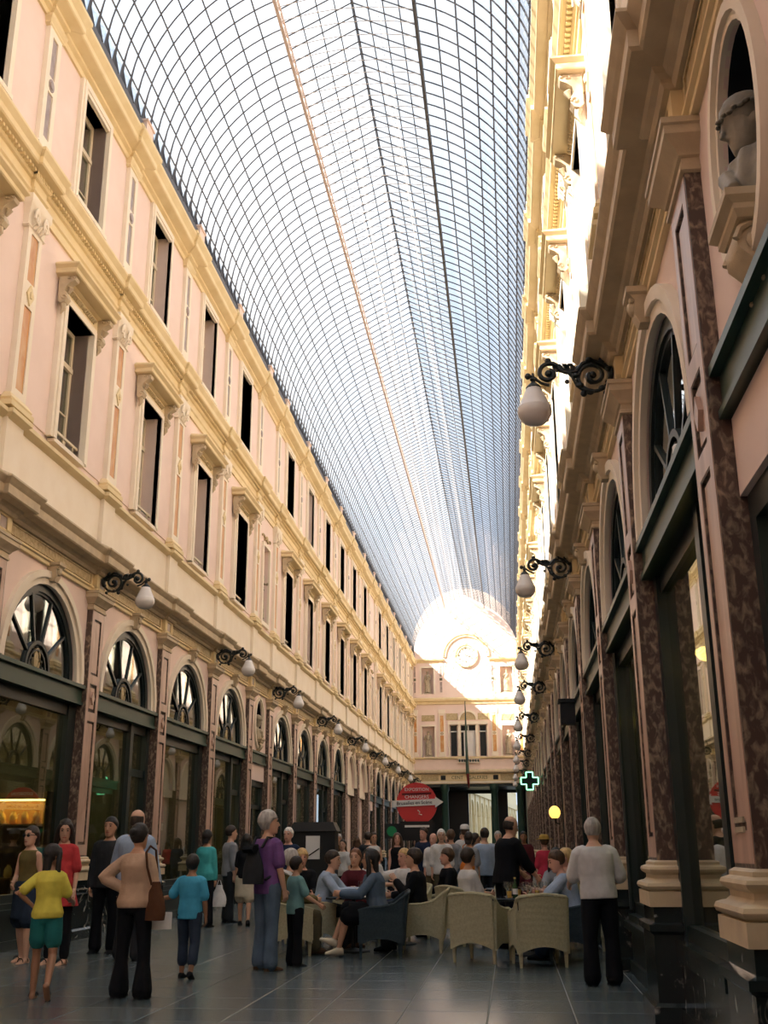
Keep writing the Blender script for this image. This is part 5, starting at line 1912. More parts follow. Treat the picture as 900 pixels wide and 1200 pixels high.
person('broad balding man in a light blue shirt standing with his back turned', -5.02, 14.5, -12, dict(h=1.86, sex='m', build=1.15, legs=LEGS, arms=((D(-.3, .05, -1), D(.1, .6, -.7)), (D(.25, .05, -1), D(.05, .4, -1)))), 'fair', ('dark brown', 'bald'), ('light blue', 1.9, -.08, .03), ('charcoal', 'trousers'), ('black', 'shoe'), .012)
bw, bF = person('woman in a beige jersey and black flared trousers with a hand on her hip', -3.76, 10.95, -6, dict(h=1.61, sex='f', lean=(-.02, .02), legs=((D(-.10, .1, -1), D(-.04, .0, -1)), (D(.12, -.03, -1), D(.03, -.05, -1))), arms=((D(-.85, -.30, -.75), D(.80, .25, -.42)), (D(.25, .0, -1), D(.15, .35, -1))), head=(-10, -4)),
       'tan', ('black', 'bun'), ('beige', 1.95, -.04, .034), ('black', 'flare'), ('black', 'shoe'), .010)
boy, boF = person('small boy in a sky blue T-shirt and cropped jeans walking away', -3.68, 12.62, -3, dict(h=1.30, sex='m', lean=(0, .03), legs=((D(-.04, .15, -1), D(0, -.05, -1)), (D(.06, -.12, -1), D(.02, -.42, -1))), arms=((D(-.6, .1, -.9), D(-.9, .2, -.15)), (D(.18, .05, -1), D(.05, .15, -1)))),
       'brown', ('black', 'full'), ('sky blue', .8, -.1, .030), ('dark denim', 'cropped'), ('black', 'shoe'), .010)
tq, tF = person('person in a turquoise shirt carrying a white plastic bag by the third shop', -5.75, 20.6, -15, dict(h=1.70, sex='f', legs=LEGS, lean=(0, .03)), 'tan', ('black', 'bob'), ('turquoise', 1.9, -.1, .035), ('black', 'trousers'), ('black', 'shoe'), .014)
person('man in a pale grey shirt looking aside next to the turquoise shirt', -5.62, 21.9, -60, dict(h=1.80, sex='m', legs=LEGS), 'fair', ('dark brown', 'short'), ('grey', 1.5, -.1, .03), ('charcoal', 'trousers'), ('black', 'shoe'), .015)
person('woman in a black top and short cream skirt seen from behind by the fourth shop', -5.12, 21.2, 10, dict(h=1.64, sex='f', legs=STEP(.2, .2)), 'tan', ('black', 'long'), ('black', .8, -.04, .02), ('cream', 'skirt', .38), ('black', 'shoe'), .015)
person('person with a striped scarf and dark cap near the pale grey shirt', -4.72, 21.5, -20, dict(h=1.74, sex='m', legs=LEGS), 'tan', ('dark brown', 'cap'), ('charcoal', 1.9, -.1, .035), ('black', 'trousers'), ('black', 'shoe'), .015, extra_top='grey')
pm, pF = person('grey-haired man in a purple T-shirt and jeans wearing a rucksack', -2.98, 13.5, -38, dict(h=1.80, sex='m', lean=(.0, -.03), legs=((D(-.09, .06, -1), D(-.03, -.02, -1)), (D(.07, -.04, -1), D(.02, -.06, -1))), arms=((D(-.14, -.05, -1), D(-.05, .30, -1)), (D(.18, .05, -1), D(-.05, .35, -1))), head=(-30, 2)),
       'fair', ('grey', 'full'), ('purple', .75, -.1, .026), ('denim', 'trousers'), ('brown', 'shoe'), .010)
person('child in a pale teal T-shirt beside the man in purple', -2.72, 13.95, -50, dict(h=1.26, sex='m', legs=LEGS, arms=((D(-.15, .1, -1), D(0, .3, -1)), (D(.3, .3, -1), D(.4, .7, -.5)))), 'tan', ('dark brown', 'full'), ('pale teal', .8, -.1, .028), ('black', 'trousers'), ('black', 'shoe'), .011)
person('grey-haired man in a white shirt and black trousers standing by the dark pedestal', .90, 12.25, 12, dict(h=1.66, sex='m', build=1.12, lean=(-.03, .06), legs=((D(-.09, .0, -1), D(0, -.03, -1)), (D(.08, .05, -1), D(0, -.05, -1))), arms=((D(-.15, .45, -1), D(.05, .9, -.3)), (D(.35, .05, -1), D(-.15, .9, -.35))), head=(-20, -6)),
       'fair', ('grey', 'short'), ('white', .95, -.04, .032), ('black', 'trousers'), ('black', 'shoe'), .010)
person('bald waiter in black bending over the glasses table', -.10, 16.5, -58, dict(h=1.80, sex='m', build=1.18, lean=(0, .12), legs=LEGS, arms=((D(-.15, .55, -1), D(.1, .8, -.6)), (D(.15, .5, -1), D(-.1, .75, -.75))), head=(-5, -12)),
       'fair', ('dark brown', 'bald'), ('black', 1.5, -.1, .035), ('black', 'trousers'), ('black', 'shoe'), .012)

# --- seated guests with their chairs and tables
CHT = [('tan', -3.12, 15.32, -62, 'tan wicker armchair holding the man with the sweater on his shoulders'), ('blue', -1.80, 15.22, 98, 'blue-grey wicker armchair beside the black table, holding the woman in denim'),
       ('tan', -1.30, 15.98, 92, 'tan wicker armchair holding the man in the black shirt'), ('tan', -1.05, 18.75, 110, 'tan wicker armchair behind the man in the black shirt'),
       ('tan', -.42, 14.66, -22, 'empty tan wicker armchair with its back turned, beside the walkway'), ('tan', .28, 14.18, 10, 'empty tan wicker armchair pushed up to the table of glasses'),
       ('blue', .74, 14.88, 82, 'blue-grey wicker armchair behind the man in the white shirt'), ('tan', -.72, 17.1, -50, 'tan wicker armchair holding the woman with a dark shoulder strap'),
       ('tan', -2.84, 16.38, -88, 'tan wicker armchair of the man in the light blue shirt at the black table'), ('tan', -1.75, 18.1, 150, 'tan wicker armchair of the waving man'),
       ('tan', .68, 17.35, 165, 'tan wicker armchair of the dark-haired woman at the table of glasses'), ('tan', .88, 16.3, 105, 'tan wicker armchair of the blonde woman'), ('tan', .05, 17.75, 185, 'tan wicker armchair of the woman in burgundy beside the waiter'),
       ('tan', -2.40, 17.2, 170, 'tan wicker armchair of the woman in burgundy behind the black table'), ('tan', -3.30, 17.4, 200, 'tan wicker armchair of the blond guest in black'), ('tan', -2.45, 18.9, -95, 'tan wicker armchair behind the waving man')]
for c in CHT:
    chair(*c)
table(-2.27, 15.95, 4, .36, 'square black cafe table between the light blue shirt and the denim jacket')
table(-1.72, 17.15, 8, .36, 'square black cafe table before the waving man')
table(.22, 15.55, -6, .44, 'square black cafe table crowded with glasses')
table(-.1, 18.9, 0, .36, 'square black cafe table behind the waiter')
def sitter(label, x, y, deg, sex='m', arms=LAP, legs=SIT, h=1.72, lean=(0, .05), head=(0, 0), vox=.013, **k):
    k.setdefault('hands', (.6, .6))
    return person(label, x, y, deg, dict(h=h, sex=sex, legs=legs, arms=arms, lean=lean, pelvis=SEAT / (h / 1.72), head=head), vox=vox, **k)
sitter('seated man with grey hair in an olive jacket, a white sweater over his shoulders', -3.14, 15.37, -62, lean=(0, .12), skin='fair', hair=('grey', 'full'), top=('olive', 1.95, -.08, .035), bottom=('khaki', 'trousers'), shoes=('brown', 'shoe'))
wd, wF = sitter('seated woman with black hair in a denim jacket, legs crossed under the black table', -1.83, 15.24, 98, 'f', arms=TABLE, legs=SITX, lean=(0, .16), skin='tan', hair=('black', 'long'), top=('denim', 1.95, -.06, .034), bottom=('black', 'skirt', .40), shoes=('cream', 'shoe'), vox=.011)
sitter('seated man in a light blue shirt leaning over the black table', -2.81, 16.36, -96, arms=TABLE, lean=(0, .28), head=(0, -6), skin='fair', hair=('dark brown', 'short'), top=('light blue', 1.9, -.08, .03), bottom=('charcoal', 'trousers'), shoes=('brown', 'shoe'), vox=.011)
sitter('seated man in a black shirt smoking with a hand raised to his mouth', -1.34, 16.0, 92, arms=((D(-.1, .5, -1), D(.15, .75, 1)), (D(.15, .4, -1), D(-.1, 1, 0))), lean=(0, .1), skin='fair', hair=('dark brown', 'full'), top=('black', 1.9, -.08, .03), bottom=('charcoal', 'trousers'), shoes=('black', 'shoe'), vox=.011)
sitter('fair-haired man in a white shirt waving one hand over the tables', -1.75, 18.05, 140, arms=((D(-.25, .3, -1), D(.1, 1, -.1)), (D(.45, .6, -.15), D(.1, .1, 1))), lean=(.02, -.05), skin='rosy', hair=('blond', 'short'), top=('white', 1.6, -.08, .032), bottom=('navy', 'trousers'), shoes=('brown', 'shoe'), handdir=(None, D(0, .1, 1)), hands=(.6, .1), handn=(None, V((0, 1, 0))))
sitter('seated woman in a white blouse with brown hair behind the empty wicker chair', -.70, 17.1, -52, 'f', arms=LAP, lean=(0, .05), skin='tan', hair=('dark brown', 'full'), top=('white', .9, -.06, .03), bottom=('dark denim', 'trousers'), shoes=('black', 'shoe'))
sitter('dark-haired woman in a grey blouse seated at the glasses table', .68, 17.33, 168, 'f', arms=TABLE, lean=(0, .1), skin='rosy', hair=('black', 'long'), top=('grey', .9, -.06, .03), bottom=('black', 'trousers'), shoes=('black', 'shoe'))
sitter('blonde woman with bare shoulders seated with her back turned at the glasses table', .85, 16.3, 100, 'f', arms=TABLE, lean=(0, .15), skin='rosy', hair=('blond', 'bob'), top=('cream', 0, -.06, .02), bottom=('denim', 'trousers'), shoes=('black', 'shoe'))
sitter('dark-haired guest in a burgundy top seated beside the waiter', .05, 17.75, 185, 'f', arms=TABLE, lean=(0, .1), skin='fair', hair=('dark brown', 'long'), top=('burgundy', .9, -.06, .03), bottom=('black', 'trousers'), shoes=('black', 'shoe'))
gw, gwF = sitter('guest in a pale shirt leaning a bare arm with a watch across the wicker chair', .78, 14.92, 84, arms=((D(-.4, .7, -.7), D(-.1, 1, -.1)), (D(.2, .4, -1), D(-.1, 1, 0))), lean=(0, .3), head=(20, -20), skin='rosy', hair=('brown', 'short'), top=('light blue', .95, -.08, .035), bottom=('dark denim', 'trousers'), shoes=('black', 'shoe'), vox=.011)
sitter('woman in a burgundy top seated facing the viewer behind the black table', -2.41, 17.2, 172, 'f', arms=TABLE, skin='fair', hair=('auburn', 'bob'), top=('burgundy', .9, -.06, .03), bottom=('black', 'trousers'), shoes=('black', 'shoe'))
sitter('blond guest in a black pullover seated behind the olive jacket', -3.30, 17.38, 195, 'm', arms=LAP, skin='rosy', hair=('blond', 'full'), top=('black', 1.9, -.08, .03), bottom=('black', 'trousers'), shoes=('black', 'shoe'))
sitter('brown-haired woman in black seated behind the smoker', -1.05, 18.73, 112, 'f', arms=LAP, skin='rosy', hair=('brown', 'full'), top=('black', 1.9, -.06, .03), bottom=('black', 'trousers'), shoes=('black', 'shoe'))
sitter('dark-haired man in white seated opposite the waving man', -2.45, 18.88, -95, 'm', arms=TABLE, skin='tan', hair=('black', 'short'), top=('white', .9, -.06, .03), bottom=('charcoal', 'trousers'), shoes=('black', 'shoe'))

# --- things carried
def lofted(nm, rings, mt, loc, rz, label, cat, parts=()):
    o = empty(nm, loc, rz, label=label, cat=cat)
    m = MB(); m.rings(rings); bb = ob('bag_body', m.mesh('bag_body', mt, 50), o)
    for pn, pts, r, pm_ in parts:
        m = MB(); m.tube(pts, r, 6); ob(pn, m.mesh(pn, pm_, 60), bb)
    return o
def bagrings(w, d, h, n=6):
    rr = []
    for i in range(n + 1):
        t = i / n
        q = .75 + .35 * sin(pi * min(1, t * 1.1 + .1)) - .35 * t
        rr.append([(w * q * cos(a), d * (1.15 - .75 * t) * sin(a), h * t) for a in [k * 2 * pi / 12 for k in range(12)]])
    return rr
p = at(bw, bF, (.24, -.03, .76))
lofted('shoulder_bag', bagrings(.13, .07, .36), 'cloth_leather', (p.x, p.y, p.z), radians(-20), 'brown leather shoulder bag hanging at the side of the woman in beige', 'bag',
       (('strap', [(-.02, -.04, .33), (-.05, -.09, .50), (-.075, -.085, .64), (-.08, -.02, .70), (-.07, .06, .66), (-.01, .05, .33)], .012, 'cloth_leather'),))
p = at(bw, bF, (.26, .12, .66))
m = MB(); m.box(-.10, .10, -.02, .02, 0, .16); ob('white_bag', m.mesh('white_bag', 'cloth_white'), None, (p.x, p.y, p.z), .5, label='small white paper bag beside the brown shoulder bag', cat='bag')
p = at(tq, tF, (.26, .1, .36))
lofted('plastic_bag', bagrings(.15, .09, .38), 'cloth_white', (p.x, p.y, p.z), 0, 'white plastic carrier bag held by the person in turquoise', 'bag', (('handle', [(-.05, 0, .36), (-.02, 0, .46), (.02, 0, .46), (.05, 0, .36)], .008, 'cloth_white'),))
p = at(pm, pF, (0, -.22, .93))
lofted('rucksack', bagrings(.17, .10, .46), 'cloth_charcoal', (p.x, p.y, p.z), pm.rotation_euler.z, 'dark rucksack on the back of the man in purple', 'bag',
       (('strap', [(-.10, .04, .42), (-.11, .12, .54), (-.12, .24, .53), (-.13, .34, .38), (-.16, .28, .15), (-.13, .08, .05)], .016, 'cloth_charcoal'), ('strap', [(.10, .04, .42), (.11, .12, .54), (.12, .24, .53), (.13, .34, .38), (.16, .28, .15), (.13, .08, .05)], .016, 'cloth_charcoal'), ('top_pocket', [(-.1, -.06, .40), (.1, -.06, .40)], .05, 'cloth_black')))
sw = ob('draped_sweater', (lambda m: (m.rings([[(x, y - .02, z), (x, y + .03, z + .02), (x * .97, y + .01, z - .03)] for x, y, z in [(-.21, .08, .98), (-.20, -.02, 1.06), (-.13, -.10, 1.09), (0, -.13, 1.08), (.13, -.10, 1.09), (.20, -.02, 1.06), (.21, .08, .98)]]), m.quad((-.19, -.12, 1.07), (.19, -.12, 1.07), (.15, -.17, .80), (-.15, -.17, .80)), m.quad((-.19, -.15, 1.07), (.19, -.15, 1.07), (.15, -.20, .80), (-.15, -.20, .80)), m.mesh('draped_sweater', 'cloth_white', 60))[3])(MB()), None, (-3.14, 15.37, 0), radians(-62), label='white sweater draped over the shoulders of the man in olive', cat='sweater')
wt = at(gw, gwF, gwF.wr[0])
m = MB(); m.lathe([(.034, -.012), (.038, 0), (.034, .012)], (0, 0, 0), 12); wo = ob('wrist_watch', m.mesh('wrist_watch', 'black', 50), None, (wt.x, wt.y, wt.z), label='dark watch on the bare wrist over the wicker chair', cat='watch', rot=(radians(90), 0, gw.rotation_euler.z))

# --- on the tables
random.seed(11)
TZ = .73
for k, (dx, dy) in enumerate(((-.3, -.1), (-.22, .12), (-.1, -.22), (-.05, .05), (.05, .25), (.12, -.1), (.2, .1), (.3, -.2), (.32, .2), (-.32, .28), (0, -.36), (.16, .34))):
    item('wine_glass', b_glass, .22 + dx, 15.55 + dy, TZ, 'stemmed glass on the table crowded with glasses', 'glass', 'stemmed glasses on the crowded table')
for k, (dx, dy) in enumerate(((-.15, .3), (.25, -.02), (.1, .05), (-.28, -.28))):
    item('tumbler', b_tumbler, .22 + dx, 15.55 + dy, TZ, 'tumbler of juice on the table crowded with glasses', 'glass', 'tumblers on the crowded table')
item('bottle', b_bottle, .02, 15.28, TZ, 'small green bottle with a paper label on the crowded glass table', 'bottle')
item('plate', b_plate, .42, 15.25, TZ, 'white plate on the table crowded with glasses', 'plate')
item('plate', b_plate, -2.38, 15.85, TZ, 'white plate in front of the light blue shirt', 'plate')
item('coffee_cup', b_cup, -2.10, 16.08, TZ + .006, 'white coffee cup by the denim jacket', 'cup')
item('coffee_cup', b_cup, -2.42, 16.15, TZ + .006, 'white coffee cup beside the plate of the light blue shirt', 'cup')
item('wine_glass', b_glass, -2.2, 16.2, TZ, 'single stemmed glass on the table between light blue shirt and denim jacket', 'glass')
item('menu_card', b_menu, -2.1, 15.78, TZ, 'folded white menu lying on the black table near the denim jacket', 'menu', rz=.4)
item('tumbler', b_tumbler, -1.62, 17.1, TZ, 'tumbler of juice on the table of the waving man', 'glass')
item('wine_glass', b_glass, -1.82, 17.28, TZ, 'stemmed glass on the table of the waving man', 'glass')
item('plate', b_plate, -1.75, 16.98, TZ, 'white plate on the table of the waving man', 'plate')

# --- the crowd beyond the tables
def stander(label, x, y, deg, sex, h, skin, hair, top, bottom, shoes=('black', 'shoe'), arms=None, legs=LEGS, **k):
    return person(label, x, y, deg, dict(h=h, sex=sex, legs=legs, arms=arms), skin, hair, top, bottom, shoes, k.pop('vox', .018), **k)
stander('woman in a white sleeveless dress standing behind the cafe tables', -3.35, 27.0, 200, 'f', 1.72, 'tan', ('dark brown', 'bun'), ('white', 0, -.08, .02, 0, .22, 'dress'), ('white', 'skirt', .40), arms=((D(-.15, .2, -1), D(.3, 1, .1)), (D(.2, 0, -1), D(0, .3, -1))))
stander('young waitress in a white T-shirt walking towards the tables', -4.05, 26.6, 170, 'f', 1.56, 'fair', ('dark brown', 'bun'), ('white', .8, -.1, .03), ('black', 'trousers'))
stander('man in a dark suit and white shirt standing beside the red sign', -2.0, 25.5, 150, 'm', 1.80, 'rosy', ('dark brown', 'short'), ('navy', 1.95, -.1, .04), ('navy', 'trousers'))
stander('bald sunburnt man in white beside the dark suit', -1.72, 24.6, 160, 'm', 1.66, 'rosy', ('blond', 'bald'), ('white', 1.2, -.1, .03), ('khaki', 'trousers'))
stander('white-haired man in a white shirt with a dark strap in the crowd', -1.52, 24.2, 185, 'm', 1.74, 'fair', ('white', 'short'), ('white', 1.3, -.1, .035), ('khaki', 'trousers'))
stander('man in a white cap and white shirt in the crowd ahead of the orange bag', -1.12, 27.0, 10, 'm', 1.86, 'fair', ('brown', 'cap'), ('white', .9, -.1, .03), ('denim', 'trousers'), extra_top='white')
cg, cgF = stander('person in a pale grey T-shirt with an orange bag seen from behind', -.86, 22.5, -10, 'f', 1.66, 'tan', ('dark brown', 'bob'), ('grey', .9, -.1, .03), ('black', 'trousers'))
p = at(cg, cgF, (0, -.2, .95))
lofted('orange_bag', bagrings(.15, .07, .30), 'cloth_orange', (p.x, p.y, p.z), 0, 'orange bag on the back of the person in pale grey', 'bag', (('strap', [(-.1, 0, .28), (-.08, .1, .5), (0, .18, .55)], .01, 'cloth_orange'),))
stander('woman in black with loose hair standing by the green light', -2.55, 24.8, 190, 'f', 1.68, 'rosy', ('brown', 'long'), ('black', 0, -.08, .02, 0, .22, 'dress'), ('black', 'skirt', .42))
stander('man in a light blue shirt with his back turned beyond the waiter', -.55, 23.0, 15, 'm', 1.74, 'fair', ('dark brown', 'short'), ('light blue', 1.0, -.1, .032), ('charcoal', 'trousers'))
stander('woman in a white top turned aside next to the light blue back', -.80, 24.4, -70, 'f', 1.66, 'tan', ('dark brown', 'bob'), ('white', .8, -.08, .025), ('dark denim', 'trousers'))
stander('person in a red shirt and straw hat by the near-side shops', .66, 23.0, 20, 'f', 1.58, 'rosy', ('brown', 'hat'), ('red hot', .9, -.1, .035), ('khaki', 'trousers'), extra_top='gold')
for i, (lb, x, y, dg, sx, h, sk, hr, tp, bt) in enumerate((
        ('man in black leaning by the menu stand', -5.2, 25.6, 190, 'm', 1.74, 'tan', ('black', 'short'), ('black', 1.9, -.1, .03), ('black', 'trousers')),
        ('person in a charcoal coat behind the white dress', -3.75, 29.0, 0, 'm', 1.76, 'fair', ('dark brown', 'short'), ('charcoal', 1.9, -.1, .04), ('charcoal', 'trousers')),
        ('woman in navy walking away near the far blind arches', -4.6, 33.0, 10, 'f', 1.68, 'fair', ('brown', 'long'), ('navy', 1.5, -.1, .03), ('dark denim', 'trousers')),
        ('man in brown jacket near the far blind arches', -5.3, 34.0, 180, 'm', 1.78, 'tan', ('grey', 'short'), ('brown', 1.9, -.1, .035), ('khaki', 'trousers')),
        ('woman in pink beyond the red sign', -2.7, 33.5, 175, 'f', 1.66, 'rosy', ('blond', 'long'), ('pink', .9, -.1, .025), ('denim', 'trousers')),
        ('man in an olive shirt beyond the white cap', -1.35, 31.0, 180, 'm', 1.78, 'fair', ('dark brown', 'short'), ('olive', 1.0, -.1, .03), ('charcoal', 'trousers')),
        ('woman in turquoise beyond the white cap', -1.75, 32.0, 5, 'f', 1.66, 'tan', ('black', 'pony'), ('turquoise', .9, -.1, .025), ('black', 'trousers')),
        ('man in a grey jacket walking towards the tables', -.35, 29.0, 185, 'm', 1.76, 'fair', ('grey', 'short'), ('grey', 1.9, -.1, .04), ('navy', 'trousers')),
        ('man in burgundy beyond the straw hat', .3, 28.5, 180, 'm', 1.74, 'brown', ('black', 'short'), ('burgundy', 1.9, -.1, .035), ('black', 'trousers')),
        ('woman in cream beyond the light blue back', -.15, 32.5, 170, 'f', 1.66, 'rosy', ('auburn', 'bob'), ('cream', .9, -.1, .03), ('brown', 'trousers')),
        ('man in a purple pullover far down the gallery', -2.2, 38.0, 180, 'm', 1.8, 'fair', ('brown', 'short'), ('purple', 1.9, -.1, .03), ('charcoal', 'trousers')),
        ('man in denim far down the gallery', -1.0, 38.5, 0, 'm', 1.8, 'tan', ('dark brown', 'short'), ('denim', 1.9, -.1, .03), ('dark denim', 'trousers')),
        ('woman in orange far down the gallery', -3.4, 39.5, 180, 'f', 1.68, 'tan', ('black', 'long'), ('orange', .9, -.1, .03), ('black', 'trousers')),
        ('man in pale teal far down the gallery', .1, 40.0, 0, 'm', 1.76, 'rosy', ('blond', 'short'), ('pale teal', 1.0, -.1, .03), ('khaki', 'trousers')),
        ('man in white far down the gallery', -1.7, 44.0, 180, 'm', 1.78, 'brown', ('black', 'short'), ('white', 1.0, -.1, .03), ('navy', 'trousers')),
        ('woman in red far down the gallery', -.5, 45.0, 0, 'f', 1.66, 'fair', ('brown', 'long'), ('red', .9, -.1, .03), ('black', 'trousers')),
        ('man in a navy jacket with white hair behind the olive jacket', -4.25, 21.0, 170, 'm', 1.74, 'rosy', ('white', 'short'), ('navy', 1.9, -.1, .035), ('charcoal', 'trousers')),
        ('man in a grey T-shirt with bushy brown hair by the white cap', -1.42, 26.2, 0, 'm', 1.76, 'tan', ('brown', 'full'), ('grey', .9, -.1, .03), ('denim', 'trousers')),
        ('woman in khaki with blond hair beyond the orange bag', -.95, 26.5, 180, 'f', 1.66, 'fair', ('blond', 'bob'), ('khaki', .9, -.1, .03), ('denim', 'trousers')),
        ('man in a black coat with white hair beyond the orange bag', -.7, 28.2, 180, 'm', 1.76, 'fair', ('white', 'short'), ('black', 1.9, -.1, .04), ('charcoal', 'trousers')),
        ('man in black by the sixth far-side shop', -5.9, 30.5, 120, 'm', 1.78, 'tan', ('black', 'short'), ('black', 1.9, -.1, .035), ('charcoal', 'trousers')),
        ('woman in khaki by the niche door of the far-side arcade', -5.6, 27.5, -30, 'f', 1.66, 'fair', ('dark brown', 'bob'), ('khaki', 1.9, -.1, .03), ('dark denim', 'trousers')))):
    stander(lb, x, y, dg, sx, h, sk, hr, tp, bt, vox=.022, face=(dg > 90), legs=STEP(.15, .15) if i % 2 else LEGS)

# ================================================================== statues and busts
def statue(x, y, z, deg, h, label, k):
    F = Fig(h=h, sex='f' if k % 2 else 'm', legs=((D(-.05, .05, -1), D(0, -.02, -1)), (D(.05, .02, -1), D(0, -.02, -1))), arms=(((D(-.3, .1, -1), D(.4, .5, -.2)), (D(.2, .1, -1), D(.1, .5, -.8))) if k % 3 else ((D(-.2, .1, -1), D(.1, .4, -1)), (D(.4, .3, -.7), D(-.3, .3, .8)))), head=((-20, 15, 0, 25)[k % 4], 0), lean=(.02 * (-1) ** k, 0))
    root = empty('statue', (x, y, z), radians(deg), label=label, cat='statue')
    m = MB(); m.box(-.28 * h / 1.72, .28 * h / 1.72, -.2, .2, 0, .1); ob('plinth', m.mesh('plinth', 'statue_stone'), root)
    mb = MB(); F.torso(mb); F.headshape(mb)
    for i in (0, 1):
        F.arm(mb, i, .006); F.footshape(mb, i); F.hand(mb, i)
    body = ob('body', bpy.data.meshes.new('body'), root, (0, 0, .1)); body.data.materials.append(MATS['statue_stone']); F.done(mb, body, .018)
    mb = MB(); F.torso(mb, .02, -.1, .53)
    rr = []
    for q in range(7):
        t = q / 6
        c = V((0, 0, F.P.z + .1 - (F.P.z + .06) * t))
        rr.append([c + V((cos(a), .8 * sin(a), 0)) * (.17 + .07 * t) * (1 + .10 * t * sin(a * 7 + q * .4)) for a in [i * 2 * pi / 42 for i in range(42)]])
    mb.rings(rr)
    mb.tube([F.sh[0] + V((0, .06, .04)), F.P + V((0, .15, .25)), F.P + V((.18, .06, -.05)), F.P + V((.2, -.05, -.5))], [.05, .06, .06, .03], 8)
    o = ob('robe', bpy.data.meshes.new('robe'), root, (0, 0, .1)); o.data.materials.append(MATS['statue_stone']); F.done(mb, o, .018)
    mb = MB(); mb.ball(F.hp(0, -.02, .04), .085, .10, .095, 10, 7)
    mb.v = [tuple(V(p_) * F.k) for p_ in mb.v]
    ob('hair', mb.mesh('hair', 'statue_stone', 60), root, (0, 0, .1))
for k, (sx, z, nm) in enumerate(((-3.01, 7.9, 'lower niche on the clockless side by the far-side wall'), (3.01, 7.9, 'lower niche by the near-side wall'), (-3.01, 12.6, 'attic niche by the far-side wall'), (3.01, 12.6, 'attic niche by the near-side wall'))):
    statue(CX + sx, EY + .22, z, 180, 1.82 if k < 2 else 1.68, 'robed stone statue in the %s of the end facade' % nm.replace('on the clockless side ', ''), k)


mat('bust_stone', (.34, .30, .23), .55, .3, col2=(.20, .18, .14), scale=7, bump=.2, bscale=40)


def bust(X0, rz, y, label, k, vox=.016):
    """Draped bust on a scroll console in an oval niche; local +x looks out of the wall."""
    root = empty('bust', (X0, y, 0), rz, label=label, cat='bust')
    F = Fig(h=2.1, sex='f', head=(8 if k == 0 else -10, -16))
    off = V((-.17, 0, 4.47))
    Rm = Matrix.Rotation(-pi / 2, 4, 'Z')
    base = (F.P + F.t * .30) * F.k
    def put(mb):
        mb.v = [tuple(off + Rm @ (V(p_) * F.k - base)) for p_ in mb.v]
        return mb
    mb = MB(); F.torso(mb, .0, .30, .56); F.headshape(mb)
    for i in (0, 1):
        sg = -1 if i == 0 else 1
        F.limb(mb, [F.sh[i] - F.s * sg * .05, F.sh[i], F.sh[i] + V((sg * .03, 0, -.12))], [.06, .058, .045])
    o = ob('figure', bpy.data.meshes.new('figure'), root); o.data.materials.append(MATS['statue_stone' if k else 'bust_stone']); put(mb); FINAL.append((o, mb, vox, None))
    mb = MB()
    rr = []
    for q in range(6):
        t = q / 5
        c = F.P + F.t * (.50 - .28 * t)
        rr.append([c + F.s * cos(a) * (.17 + .02 * sin(pi * t)) * (1 + .05 * sin(a * 9 + t * 3)) + F.f * sin(a) * (.125 + .015 * t) * (1 + .08 * sin(a * 9 + t * 3)) for a in [i * 2 * pi / 54 for i in range(54)]])
    mb.rings(rr)
    mb.tube([F.P + F.t * .52 + F.s * .12, F.P + F.t * .42 + F.f * .14, F.P + F.t * .30 + F.f * .15 - F.s * .12], [.03, .045, .03], 8)
    o = ob('drapery', bpy.data.meshes.new('drapery'), root); o.data.materials.append(MATS['statue_stone' if k else 'bust_stone']); put(mb); FINAL.append((o, mb, vox, None))
    mb = MB(); mb.ball((0, 0, 0), .088, .106, .095, 14, 9); mb.v = [tuple(F.hp(p_[0], p_[1] - .02, p_[2] + .045)) for p_ in mb.v]
    n = len(mb.v); b2 = MB(); b2.ball((0, 0, 0), .05, .045, .045, 8, 6); b2.v = [tuple(F.hp(p_[0], p_[1] - .13, p_[2] + .03)) for p_ in b2.v]; mb.add(b2)
    put(mb); ob('hair', mb.mesh('hair', 'statue_stone' if k else 'bust_stone', 60), root)
    mb = MB()
    for i in range(26):
        a = i * 2 * pi / 26
        b2 = MB(); b2.ball((0, 0, 0), .012, .016, .009, 6, 4); b2.v = [tuple(F.hp(p_[0] + .090 * cos(a), p_[1] - .018 + .108 * sin(a), p_[2] + .055 + .012 * (-1) ** i * .3 - .012 * sin(a))) for p_ in b2.v]; mb.add(b2)
    put(mb); ob('hair_band', mb.mesh('hair_band', 'statue_stone' if k else 'bust_stone', 60), root)
    m = MB(); m.rings([[(-.45, -w, z), (d, -w, z), (d, w, z), (-.45, w, z)] for d, w, z in ((.02, .17, 4.30), (.04, .20, 4.33), (.04, .20, 4.36), (.08, .23, 4.39), (.08, .23, 4.43))])
    ob('shelf', m.mesh('shelf', 'stone'), root)
    m = MB(); m.lathe([(.07, 4.43), (.05, 4.47), (.08, 4.53)], (-.16, 0, 0), 12); ob('socle', m.mesh('socle', 'stone', 50), root)
    m = MB()
    pr = [(-.3, 4.30), (.0, 4.30), (.03, 4.24), (.02, 4.16), (-.04, 4.10), (-.09, 4.02), (-.08, 3.94), (-.12, 3.90), (-.2, 3.92), (-.3, 4.0)]
    m.prism(pr, 'y', -.13, .13)
    for s_ in (-1, 1):
        for cx_, cz_, r in ((-.07, 4.20, .10), (-.14, 3.97, .06)):
            m.tube([(cx_ + r * (1 - i / 16) * cos(i * .6), s_ * .135, cz_ + r * (1 - i / 16) * sin(i * .6)) for i in range(17)], .018, 5)
    ob('console', m.mesh('console', 'stone', 40), root)
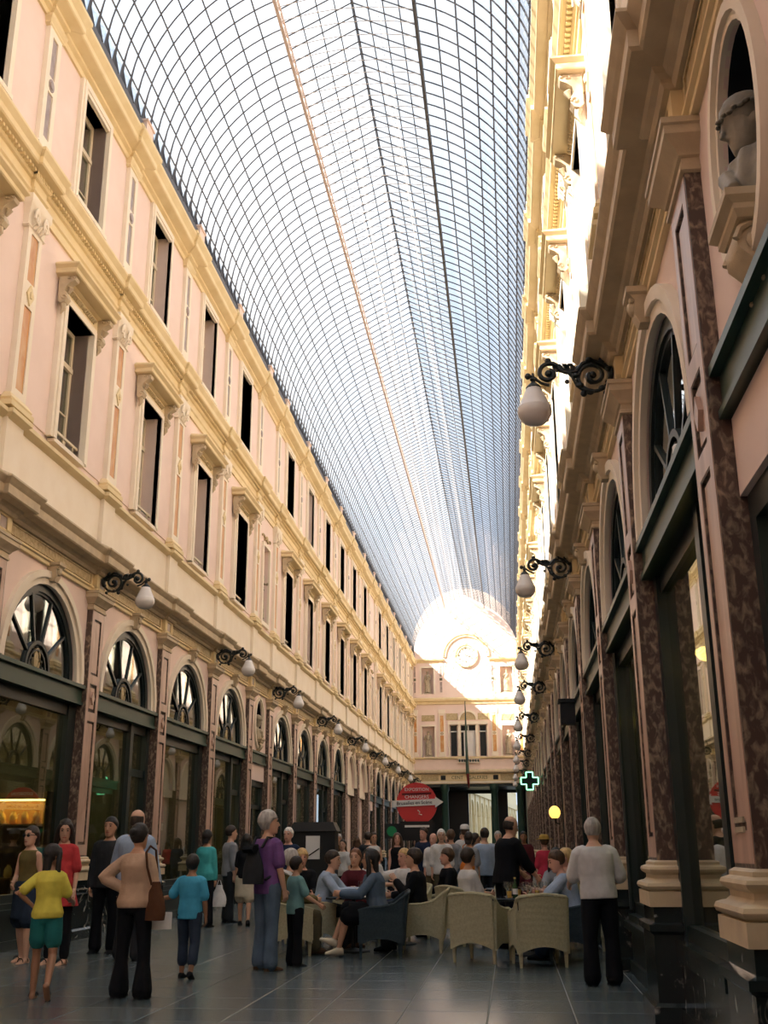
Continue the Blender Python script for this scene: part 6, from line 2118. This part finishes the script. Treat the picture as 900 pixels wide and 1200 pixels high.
for k, (X0, rz, y, a) in enumerate(NICHES):
    side = 'far-side' if rz == 0 else 'near-side'
    if rz == 0 or a < 10:
        bust(X0, rz, y, 'draped stone bust with hair band in the %s oval niche of the %s arcade' % ('first' if a < 40 else 'second', side), 0 if a < 10 else 1, .009 if a < 10 else .02)
    if rz == 0:
        statue(X0 - .24, y, 7.84, -90, 1.86, 'robed stone statue in the %s rectangular niche of the far-side facade' % ('first' if a < 40 else 'second'), k + 5)

# ================================================================== turn the lofted bodies into single smooth skins
_tmp = []
for o, mb, vx, ex in FINAL:
    me = bpy.data.meshes.new('loft')
    me.from_pydata(mb.v, [], mb.f)
    bm = bmesh.new(); bm.from_mesh(me); bmesh.ops.recalc_face_normals(bm, faces=bm.faces); bm.to_mesh(me); bm.free()
    t = bpy.data.objects.new('loft', me)
    COL.objects.link(t)
    r = t.modifiers.new('skin', 'REMESH'); r.mode = 'VOXEL'; r.voxel_size = vx; r.use_smooth_shade = True
    sm_ = t.modifiers.new('smooth', 'SMOOTH'); sm_.factor = .5; sm_.iterations = 3
    _tmp.append((t, o, ex))
dg = bpy.context.evaluated_depsgraph_get()
for t, o, ex in _tmp:
    me = bpy.data.meshes.new_from_object(t.evaluated_get(dg))
    bm = bmesh.new(); bm.from_mesh(me)
    if ex and ex.v:
        e2 = ex.mesh('hands', []) if False else bpy.data.meshes.new('hands')
        e2.from_pydata(ex.v, [], ex.f)
        bm.from_mesh(e2); bpy.data.meshes.remove(e2)
    old = o.data
    mats_ = list(old.materials)
    bm.to_mesh(old); bm.free()
    old.polygons.foreach_set('use_smooth', [True] * len(old.polygons))
    old.update()
    bpy.data.meshes.remove(me)
for t, o, ex in _tmp:
    d_ = t.data
    bpy.data.objects.remove(t)
    bpy.data.meshes.remove(d_)
for o, par, loc, rot in TEXTS:
    me = bpy.data.meshes.new_from_object(o.evaluated_get(dg)) if False else None
dg = bpy.context.evaluated_depsgraph_get()
for o, par, loc, rot in TEXTS:
    me = bpy.data.meshes.new_from_object(o.evaluated_get(dg))
    nm = o.name.split('.')[0]
    cu = o.data
    bpy.data.objects.remove(o)
    ob(nm, me, par, loc, rot=rot)
